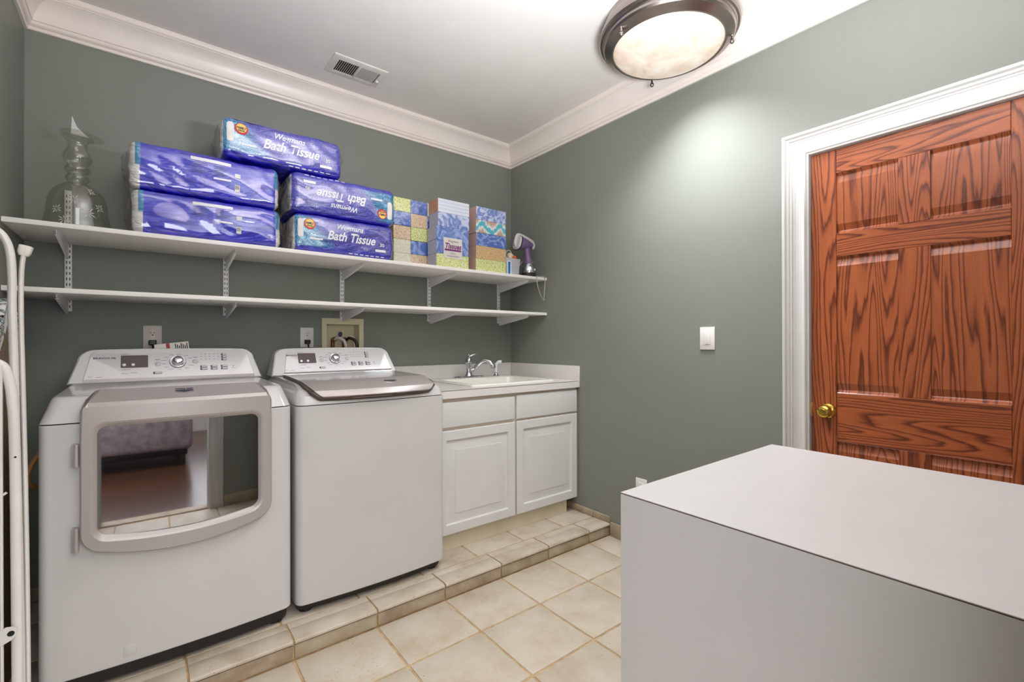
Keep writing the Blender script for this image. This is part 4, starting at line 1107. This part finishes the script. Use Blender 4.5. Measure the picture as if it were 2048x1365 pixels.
def tissue_pack(label, x0, x1, yf, z0, h, printed, seed, flip=False, d=.35):
    w = x1-x0; c = (x0+x1)/2
    t = thing('bath_tissue_pack', label, 'tissue pack', (c, yf+d/2, z0), group='bath tissue packs on the upper shelf')
    W2 = w
    bmx = soft_box(w, d, h, .032, seed, .0065)
    me = finish(bmx, 'film', 'pack_swirl' if printed else 'pack_blue', 50)
    o = bpy.data.objects.new('film', me); COL.objects.link(o); o.parent = t
    F = Matrix.Rotation(PI, 4, 'Y') if flip else Matrix.Identity(4)
    if flip:
        # turned upside down about its own depth axis
        o.matrix_basis = Matrix.Translation((0, 0, h)) @ F
    def surf(u, v, off=.0022):
        """point on the film's front in the pack's unflipped frame (u from centre, v from bottom)"""
        p = soft_disp(Vector((u, -d/2, v-h/2)), w, d, h, .032, seed, .0065)+Vector((0, -off, h/2))
        return p
    def place(ob):
        if flip: ob.data.transform(Matrix.Translation((0, 0, h)) @ F)
    inv = wm(t)
    def ptext(name, s, size, u, v, mat, shear=0, bold=0, squash=1.0, off=.0022):
        ob = text(name, s, size, inv @ Vector((u, -d/2, v)), (1, 0, 0), (0, 0, 1), mat, t, shear=shear, bold=bold, squash=squash,
                  warp=lambda p: surf(p.x, p.z, off))
        place(ob); return ob
    def patch(name, loops, mat, off):
        b = new_bm()
        for lp in loops:
            cu = sum(p[0] for p in lp)/len(lp); cv = sum(p[1] for p in lp)/len(lp)
            rings = [[surf(cu+(u-cu)*k, cv+(v-cv)*k, off) for u, v in lp] for k in (1.0, .66, .33)]
            ring_loft(b, rings, False, True)
        m_ = finish(b, name, mat)
        ob = bpy.data.objects.new(name, m_); COL.objects.link(ob); ob.parent = t
        place(ob); return ob
    rect = lambda u0, u1, v0, v1: [(u0+(u1-u0)*i/6, v0) for i in range(6)]+[(u1, v0+(v1-v0)*i/2) for i in range(2)]+[(u1-(u1-u0)*i/6, v1) for i in range(6)]+[(u0, v1-(v1-v0)*i/2) for i in range(2)]
    circ = lambda u, v, r, e=1.0: [(u+r*math.cos(2*PI*i/20), v+r*e*math.sin(2*PI*i/20)) for i in range(20)]
    if printed:
        ptext('lettering', 'Wegmans', .040, w*.02, h*.74, 'print_white', .32, .0007, .9)
        ptext('lettering', 'Bath Tissue', .066, w*.04, h*.48, 'print_white', .32, .0016, .84)
        ptext('lettering', '30', .027, w*.36, h*.40, 'print_white', 0, .0003)
        patch('size_panel', [rect(w*.29, w*.40, h*.20, h*.27)], 'print_white', .0018)
        patch('ply_panel', [rect(-w*.36, -w*.24, h*.33, h*.38)], 'print_white', .0018)
        patch('logo', [circ(-w*.36, h*.72, .028)], 'logo_red', .0016)
        patch('logo_disc', [circ(-w*.36, h*.735, .022)], 'logo_yellow', .0026)
        ptext('logo_lettering', 'FAMILY', .0155, -w*.36, h*.735, 'logo_navy', 0, .0006, .78, .0036)
        ptext('logo_lettering', 'PACK', .012, -w*.36, h*.665, 'logo_navy', 0, .0005, .9, .0036)
        patch('roll_window', [rrect(-w*.468, -w*.415, h*.36, h*.84, .012, 4, 2)], 'roll_white', .0014)
        patch('foot_lettering', [rect(w*(.02+.055*i), w*(.055+.055*i), h*.04, h*.075) for i in range(7)], 'print_white', .0016)
    else:
        patch('text_panel', [rect(-w*.13, w*.14, h*.80, h*.87), rect(w*.02, w*.14, h*.45, h*.49)], 'print_white', .0018)
        lines = []
        rnd = random.Random(seed)
        for col, u in ((0, -w*.13), (1, w*.02)):
            for k in range(7): lines.append(rect(u, u+w*(.06+.05*rnd.random()), h*(.75-.034*k), h*(.757-.034*k)))
        patch('small_print', lines, 'print_grey', .0018)
        patch('barcode', [rect(w*.165, w*.20, h*.24, h*.40), rect(w*.165, w*.205, h*.56, h*.66)], 'roll_white', .0018)
        patch('barcode_bars', [rect(w*.168+i*.0028, w*.168+i*.0028+.0012, h*.30, h*.385) for i in range(6)], 'print_dark', .0026)
    for sgn in (-1, 1):
        b = new_bm(); wrap_tail(b, sgn*(w/2+.004), 0, h, sgn, seed+sgn)
        m_ = finish(b, 'gathered_film', 'clear_wrap', 60); ob = bpy.data.objects.new('gathered_film', m_); COL.objects.link(ob); ob.parent = t
    return t
ZP = ZU1
tissue_pack('plain blue bath tissue pack, bottom of the left stack', -2.335, -1.765, -.405, ZP, .188, False, 1)
tissue_pack('plain blue bath tissue pack, lying on the other plain blue pack', -2.345, -1.768, -.400, ZP+.192, .200, False, 2)
tissue_pack('swirl-printed bath tissue pack, bottom of the right stack', -1.705, -1.172, -.405, ZP, .196, True, 3)
tissue_pack('swirl-printed bath tissue pack turned upside down on the right stack', -1.715, -1.165, -.400, ZP+.200, .205, True, 4, True)
tissue_pack('topmost swirl-printed bath tissue pack bridging both stacks', -2.010, -1.462, -.395, ZP+.408, .190, True, 6)

# ------------------------------------------------------------------ facial tissue boxes
BH = .0860
def tbox(label, x0, x1, y0, y1, z0, front, end, h=BH, group='stacked tissue boxes', lines=False, wrapped=False):
    t = thing('tissue_box', label, 'tissue box', ((x0+x1)/2, (y0+y1)/2, z0), group=group)
    b = new_bm(); box(b, x0, x1, y0, y1, z0+.0004, z0+h-.0004, .0012, 1); o = obj('carton', b, front, t)
    b = new_bm(); box(b, x0-.0006, x0+.002, y0+.002, y1-.002, z0+.002, z0+h-.002); obj('end_flap', b, end, t)
    b = new_bm()
    ring_loft(b, [[Vector(((x0+x1)/2+(x1-x0)*.33*math.cos(2*PI*i/20), (y0+y1)/2+(y1-y0)*.22*math.sin(2*PI*i/20), z0+h-.0004+dz)) for i in range(20)] for dz in (0, .0003)], False, True)
    obj('top_perforation', b, 'paper_white', t)
    return t
ORD = ['bottom', 'second', 'third', 'fourth', 'top']
# third column, four prints
cols3 = [('box_green_wrap', 'yellow-green damask'), ('box_tan', 'tan wood-grain'), ('box_blue_wrap', 'deep blue marbled'), ('box_ikat', 'teal zigzag'), ('box_blue', 'pale blue swirled')]
for i, (m, d_) in enumerate(cols3):
    j = (i*37 % 5)*.0012
    tbox('%s tissue box, %s of the column beside the plastic bin' % (d_, ORD[i]), -.588+j, -.343+j, -.375, -.255, ZP+i*BH, m, 'box_end_pink')
# middle column: a wrapped three-pack below two single boxes
cols2 = [('box_green_wrap', 'yellow-green damask'), ('box_blue_wrap', 'deep blue marbled'), ('box_blue_wrap', 'deep blue swirled'), ('box_blue', 'pale blue swirled'), ('box_lines', 'white lined')]
for i, (m, d_) in enumerate(cols2):
    j = .012 if i > 2 else (0 if i else .0)
    tb = tbox('%s tissue box, %s of the middle column with the pink-lettered label' % (d_, ORD[i]), -.882+j, -.647+j*.4, -.378, -.262, ZP+i*(BH-.0003), m, 'box_end_tan' if i == 4 else 'box_end_grey')
lab = thing('pack_label', 'white square label with purple Tissues lettering on the wrapped boxes', 'label', (-.75, -.3795, ZP+.07))
b = new_bm(); box(b, -.833, -.698, -.3800, -.3790, ZP+.062, ZP+.190, .0003, 1); obj('card', b, 'paper_white', lab)
text('lettering', 'Wegmans', .021, (-.766, -.3804, ZP+.170), (1, 0, 0), (0, 0, 1), 'print_dark', lab, shear=.3, squash=.9)
text('lettering', 'Tissues', .046, (-.766, -.3804, ZP+.138), (1, 0, 0), (0, 0, 1), 'print_purple', lab, shear=.25, bold=.0016, squash=.88)
b = new_bm(); box(b, -.826, -.705, -.3804, -.3799, ZP+.108, ZP+.120); obj('stripe', b, 'print_purple', lab)
text('lettering', '3 Pack', .015, (-.766, -.3804, ZP+.093), (1, 0, 0), (0, 0, 1), 'print_dark', lab)
b = new_bm(); box(b, -.81, -.722, -.3804, -.3799, ZP+.074, ZP+.078); obj('small_print', b, 'print_grey', lab)
# first column: five by three boxes seen end-on under clear film
E1 = [['box_pale_wrap', 'box_tan_wrap', 'box_pale_wrap'], ['box_pale_wrap', 'box_blue_wrap', 'box_blue_wrap'], ['box_tan_wrap', 'box_green_wrap', 'box_tan_wrap'], ['box_blue_wrap', 'box_tan_wrap', 'box_blue_wrap'], ['box_green_wrap', 'box_blue_wrap', 'box_pale_wrap']]
DESC = {'box_pale_wrap': 'pale cream', 'box_tan_wrap': 'tan', 'box_blue_wrap': 'blue', 'box_green_wrap': 'yellow-green'}
for r_ in range(5):
    for c_ in range(3):
        x0 = -1.106+c_*.1155; m = E1[r_][c_]
        b = new_bm(); box(b, x0+.0005, x0+.1145, -.252+.002*((r_+c_) % 3), -.018, ZP+r_*.0850+.0004, ZP+r_*.0850+.0846, .002, 1)
        tag(obj('tissue_box', b, m), '%s film-wrapped tissue box end, %s row, %s beside the bath tissue' % (DESC[m], ORD[r_], ['left', 'middle', 'right'][c_]+' column'), 'tissue box', 'wrapped tissue boxes')

# ------------------------------------------------------------------ glass bell vase
gv = thing('glass_vase', 'clear cut-glass bell vase with ringed neck standing at the left end of the shelf', 'vase', (-2.514, -.235, ZP))
b = new_bm()
op = [(.114, .0005), (.1125, .012), (.106, .045), (.100, .075), (.097, .105), (.093, .135), (.083, .163), (.065, .186), (.046, .200), (.034, .206), (.030, .212), (.037, .220), (.040, .228), (.036, .238), (.030, .244), (.036, .252), (.043, .262), (.041, .272), (.033, .280), (.037, .290), (.045, .302), (.048, .315), (.044, .330), (.036, .345), (.031, .358), (.030, .370), (.034, .384), (.046, .394), (.053, .399)]
inn = [(max(.004, r-.0026), h) for r, h in op]
prof = op+[(.052, .401)]+list(reversed(inn[1:]))+[(.1115, .0005), (.114, .0005)]
lathe(b, prof, (-2.514, -.235, ZP), 40)
obj('bell', b, 'clear_glass', gv, 50)
# etched stars on the bell
b = new_bm()
for ang, zz, sz in ((-1.60, .118, .026), (-1.15, .070, .030), (-2.15, .075, .022), (-.72, .10, .022), (-1.85, .03, .024), (-.95, .165, .018)):
    for k in range(8):
        a = 2*PI*k/8+.2; L = sz*(1 if k % 2 else .75); wd = .0017
        rr_ = .0985
        def sp2(u, v):
            h_ = zz+v
            R_ = next((op[i][0]+(op[i+1][0]-op[i][0])*(h_-op[i][1])/(op[i+1][1]-op[i][1]) for i in range(len(op)-1) if op[i][1] <= h_ <= op[i+1][1]), .1)+.0005
            th_ = ang+u/.1
            return Vector((-2.514+R_*math.cos(th_), -.235+R_*math.sin(th_), ZP+h_))
        ca, sa = math.cos(a), math.sin(a)
        pts4 = [sp2(ca*.003, sa*.003), sp2(ca*L*.6-sa*wd, sa*L*.6+ca*wd), sp2(ca*L, sa*L), sp2(ca*L*.6+sa*wd, sa*L*.6-ca*wd)]
        b.faces.new([b.verts.new(p) for p in pts4])
o = obj('etched_stars', b, 'etched_glass', gv); o['kind'] = 'stuff'
# pointed shade piece resting on the rim
t = thing('glass_shard', 'thin frosted glass disc with pointed peak lying on the vase top', 'glass piece', (-2.50, -.235, ZP+.402))
MTd = Matrix.Translation((-2.500, -.235, ZP+.4085)) @ Matrix.Rotation(math.radians(5), 4, 'Y')
b = new_bm(); lathe(b, [(.0, 0), (.070, .001), (.072, .0022), (.070, .0035), (0, .0025)], (0, 0, 0), 32); b.transform(MTd); obj('disc', b, 'clear_glass', t)
b = new_bm()
ring_loft(b, [[MTd @ Vector((x, y, z)) for x, z in ((-.035, .0025), (.022, .0025), (-.018, .035), (-.038, .078))] for y in (-.0012, .0012)])
obj('peak', b, 'etched_glass', t)

# ------------------------------------------------------------------ bin, toy, steamer
t = thing('plastic_bin', 'small translucent plastic bin with blue label at the right end of the shelf', 'bin', (-.282, -.315, ZP))
bx0, bx1, by0, by1 = -.350, -.213, -.388, -.25
b = new_bm()
def br(i0, z, e=0): return [Vector((u, v, z)) for u, v in rrect(bx0+.012-i0+e, bx1-.012+i0-e, by0+.008-i0+e, by1-.008+i0-e, .012, 4, 2)]
ring_loft(b, [br(0, ZP+.0005), br(.008, ZP+.108), br(.010, ZP+.112), br(.010, ZP+.115), br(.008, ZP+.115, .0022), br(0, ZP+.004, .0022)], True, True)
obj('tub', b, 'bin_plastic', t, 40)
b = new_bm(); box(b, -.338, -.303, by0+.0005, by0+.002, ZP+.006, ZP+.094); obj('sleeve', b, 'plate_white', t)
b = new_bm(); box(b, -.330, -.312, by0-.0006, by0+.001, ZP+.006, ZP+.089); obj('label', b, 'label_blue', t)
ty = thing('stuffed_toy', 'small beige soft toy with an orange ball poking out of the bin', 'toy', (-.29, -.318, ZP+.006))
def blob(b, c, r, seed, amp=.15, sx=1, sy=1, sz=1):
    t_ = bmesh.new(); bmesh.ops.create_icosphere(t_, subdivisions=3, radius=1.0)
    for v in t_.verts:
        k = 1+amp*noise.noise(v.co*1.8+Vector((seed, 0, 0)))
        v.co = Vector((c[0]+v.co.x*r*sx*k, c[1]+v.co.y*r*sy*k, c[2]+v.co.z*r*sz*k))
    me = bpy.data.meshes.new('t'); t_.to_mesh(me); t_.free(); b.from_mesh(me); bpy.data.meshes.remove(me)
b = new_bm(); blob(b, (-.262, -.333, ZP+.050), .032, 3, .15, 1, 1, 1.35); blob(b, (-.270, -.330, ZP+.132), .029, 1, .3, 1.0, .9, 1.1); obj('body', b, 'toy_beige', ty)
b = new_bm(); blob(b, (-.246, -.352, ZP+.130), .0140, 2, .05); obj('ball', b, 'toy_orange', ty)
b = new_bm(); tube(b, [(-.292+.026*math.cos(a), -.345, ZP+.148+.030*math.sin(a)) for a in [i/10*PI for i in range(11)]], .0022, 8); obj('hoop', b, 'plate_white', ty)
b = new_bm(); blob(b, (-.322, -.284, ZP+.142), .026, 5, .35, .9, .7, .9); blob(b, (-.320, -.284, ZP+.065), .018, 6, .2, .8, .7, 3.0)
tag(obj('cloth_bundle', b, 'toy_brown'), 'dark brown cloth bundle standing at the back of the bin', 'cloth')

st = thing('garment_steamer', 'purple handheld garment steamer with chrome collar and grey cord', 'steamer', (-.118, -.355, ZP))
SX, SY_ = -.118, -.355
b = new_bm(); lathe(b, [(.0, .0005), (.046, .0008), (.050, .006), (.052, .03), (.0515, .045), (.0, .045)], (SX, SY_, ZP), 28); obj('base', b, 'steam_black', st)
b = new_bm(); lathe(b, [(.0525, .030), (.0535, .045), (.049, .070), (.042, .090), (.039, .096), (.0, .096)], (SX, SY_, ZP), 28); obj('collar', b, 'chrome', st)
b = new_bm()
hp = smooth_path([(SX, SY_, ZP+.094), (SX-.002, SY_, ZP+.110), (SX-.008, SY_, ZP+.140), (SX-.014, SY_, ZP+.180), (SX-.020, SY_, ZP+.215), (SX-.024, SY_, ZP+.238)], 5)
tp = [1.0, .99, .95, .9, .85, .80, .74, .69, .65, .62, .60, .58, .57, .565, .56, .56, .56, .57, .58, .60, .63, .66, .68, .7, .72, .72]
tube(b, hp, .040, 20, taper=tp[:len(hp)], side=(0, 1, 0)); obj('handle', b, 'steam_purple', st)
# head: a wedge pointing left, with black gasket and grey plate
mt = Matrix.Translation((SX-.030, SY_, ZP+.238)) @ Matrix.Rotation(math.radians(14), 4, 'Y')
def head_ring(x, hy, z0, z1): return [mt @ Vector((x, u, v)) for u, v in rrect(-hy, hy, z0, z1, min(hy, (z1-z0)/2)*.8, 5, 2)]
b = new_bm(); ring_loft(b, [head_ring(.062, .012, -.004, .018), head_ring(.055, .022, -.012, .024), head_ring(.02, .032, -.028, .030), head_ring(-.03, .042, -.052, .034), head_ring(-.062, .046, -.068, .034)]); obj('head', b, 'steam_purple', st)
b = new_bm(); ring_loft(b, [head_ring(-.062, .047, -.071, .035), head_ring(-.070, .047, -.071, .035)]); obj('gasket', b, 'steam_black', st)
b = new_bm(); ring_loft(b, [head_ring(-.070, .044, -.068, .032), head_ring(-.079, .040, -.062, .028)]); obj('steam_plate', b, 'steam_grey', st)
b = new_bm(); tube(b, [mt @ Vector(p) for p in smooth_path([(-.066, 0, -.05), (-.086, 0, -.03), (-.090, 0, .01), (-.080, 0, .038), (-.04, 0, .045), (.02, 0, .043), (.058, 0, .040), (.076, 0, .024), (.076, 0, .004), (.066, 0, -.004)], 5)], .0045, 10, r2=.012, side=(0, 1, 0)); obj('creaser_bracket', b, 'steam_grey', st)
b = new_bm()
lathe(b, [(0, -.003), (.006, -.0028), (.0085, 0)], (SX+.012, SY_-.0535, ZP+.052), 16, 'y'); obj('button', b, 'steam_grey', st)
b = new_bm()
cp = []
for k in range(46):
    a = k/46*2*PI*2.6
    cp.append((SX+.010+(.056+.006*math.sin(k*.7))*math.cos(a)*.9, SY_+.062+.004*(k % 3), ZP+.066+(.060+.004*math.sin(k*1.3))*math.sin(a)))
tube(b, cp, .0032, 7)
cp = smooth_path([(SX+.058, SY_+.05, ZP+.02), (SX+.060, SY_+.0, ZP+.006), (SX+.040, SY_-.052, ZP+.0045), (SX+.018, -.424, ZP+.003), (SX+.014, -.4285, ZP-.02), (SX+.022, -.429, ZP-.07), (SX+.052, -.4285, ZP-.135), (SX+.079, -.4285, ZP-.165), (SX+.083, -.428, ZP-.135), (SX+.090, -.428, ZP-.06), (SX+.093, -.428, ZP-.015), (SX+.086, -.424, ZP+.004), (SX+.070, -.405, ZP+.006), (SX+.05, -.39, ZP+.005)], 6)
tube(b, cp, .0032, 7)
obj('cord', b, 'cord_grey', st)

# ------------------------------------------------------------------ folded ironing board by the left wall
ib = thing('ironing_board', 'folded white ironing board standing upright against the left wall', 'ironing board', (-2.65, -.55, ZS))
b = new_bm()
out_b = [(-.47, ZS+.001), (-.86, ZS+.001), (-.86, 1.06), (-.82, 1.22), (-.74, 1.315), (-.665, 1.34), (-.59, 1.315), (-.51, 1.22), (-.47, 1.06)]
prism(b, out_b, 'x', -2.664, -2.648); obj('deck', b, 'board_brown', ib)
b = new_bm()
tip = [(-.455, 1.20-.20), (-.455, 1.06), (-.498, 1.24), (-.585, 1.335), (-.665, 1.362), (-.745, 1.335), (-.832, 1.24), (-.875, 1.06), (-.875, 1.0)]
rngs = []
for x, k in ((-2.676, .98), (-2.673, 1.0), (-2.643, 1.0), (-2.638, .985), (-2.640, .93)):
    rngs.append([Vector((x, -.665+(y+.665)*k, 1.1+(z-1.1)*k)) for y, z in tip])
rngs.append([Vector((-2.6455, -.665+(y+.665)*(.74+.06*math.sin(i*2.1)), 1.1+(z-1.1)*(.62+.07*math.cos(i*1.7)))) for i, (y, z) in enumerate(tip)])
ring_loft(b, rngs, False, False, closed=False); tag(obj('cover', b, 'board_cover', ib, 60), 'black, white and teal patterned cover')
def leg(name, y, pts, rx, ry, mat='iron_tube'):
    b = new_bm(); tube(b, smooth_path([(x, y, z) for x, z in pts], 6), ry, 14, r2=rx, side=(0, 1, 0)); return obj(name, b, mat, ib)
leg('leg', -.93, [(-2.672, 1.545), (-2.645, 1.548), (-2.622, 1.537), (-2.607, 1.510), (-2.599, 1.469), (-2.596, 1.399), (-2.596, 1.311), (-2.593, 1.194), (-2.589, .958), (-2.584, .678), (-2.579, .323), (-2.577, ZS+.012)], .0100, .014)
leg('leg', -.90, [(-2.574, 1.495), (-2.577, 1.476), (-2.581, 1.434), (-2.5825, 1.344), (-2.5805, 1.193), (-2.576, .952), (-2.571, .619), (-2.568, .3), (-2.567, ZS+.012)], .0062, .012)
# open cap at the end of the second leg
b = new_bm()
capm = Matrix.Translation((-2.574, -.90, 1.492)) @ Matrix.Rotation(math.radians(12), 4, 'Y')
cr = lambda k, z: [capm @ Vector((u*k, v*k, z)) for u, v in rrect(-.0145, .0145, -.017, .017, .010, 5, 2)]
ring_loft(b, [cr(.7, -.016), cr(1.0, -.006), cr(1.05, .014), cr(.86, .015), cr(.8, -.002)], True, True); obj('end_cap', b, 'iron_cap', ib)
leg('brace', -.962, [(-2.640, 1.160), (-2.622, 1.158), (-2.605, 1.140), (-2.595, 1.093), (-2.590, 1.035), (-2.587, .963), (-2.584, .760), (-2.581, .338), (-2.580, ZS+.012)], .0118, .010)
leg('rail', -.972, [(-2.612, 1.15), (-2.611, .768), (-2.610, .419), (-2.609, .20)], .0042, .008)
b = new_bm(); tube(b, smooth_path([(-2.628, -.955, .77), (-2.615, -.965, .775), (-2.601, -.968, .785)]), .0035, 8); obj('catch', b, 'iron_tube', ib)
b = new_bm()
pl = [(-2.66, .352), (-2.605, .358), (-2.588, .366), (-2.578, .378), (-2.577, .392), (-2.585, .402), (-2.60, .405), (-2.62, .395), (-2.66, .385)]
prism(b, pl, 'y', -.982, -.979); pv = obj('pivot_plate', b, 'iron_tube', ib)
b = new_bm(); lathe(b, [(0, -.9835), (.0075, -.9835), (.0075, -.981)], (-2.590, 0, .385), 18, 'y'); obj('pivot_hole', b, 'slot_dark', pv)
b = new_bm(); lathe(b, [(0, -.9735), (.0028, -.9735), (.0028, -.972)], (-2.583, 0, .885), 12, 'y'); obj('rivet', b, 'slot_dark', ib)

# hall furniture seen only in the dryer glass
bd_ = thing('hall_bed', 'low bed with grey throw in the hall, mirrored in the dryer glass', 'bed', (-2.8, -5.2, 0))
b = new_bm(); box(b, -3.9, -1.9, -5.9, -4.5, .16, .62, .05, 3); obj('mattress', b, 'bed_cover', bd_)
b = new_bm(); box(b, -3.85, -1.95, -5.85, -4.55, .10, .17, .01); obj('frame', b, 'black_plastic', bd_)
for fx in (-3.8, -2.0):
    for fy in (-5.8, -4.6): b = new_bm(); box(b, fx-.03, fx+.03, fy-.03, fy+.03, 0, .11, .004); obj('leg', b, 'black_plastic', bd_)
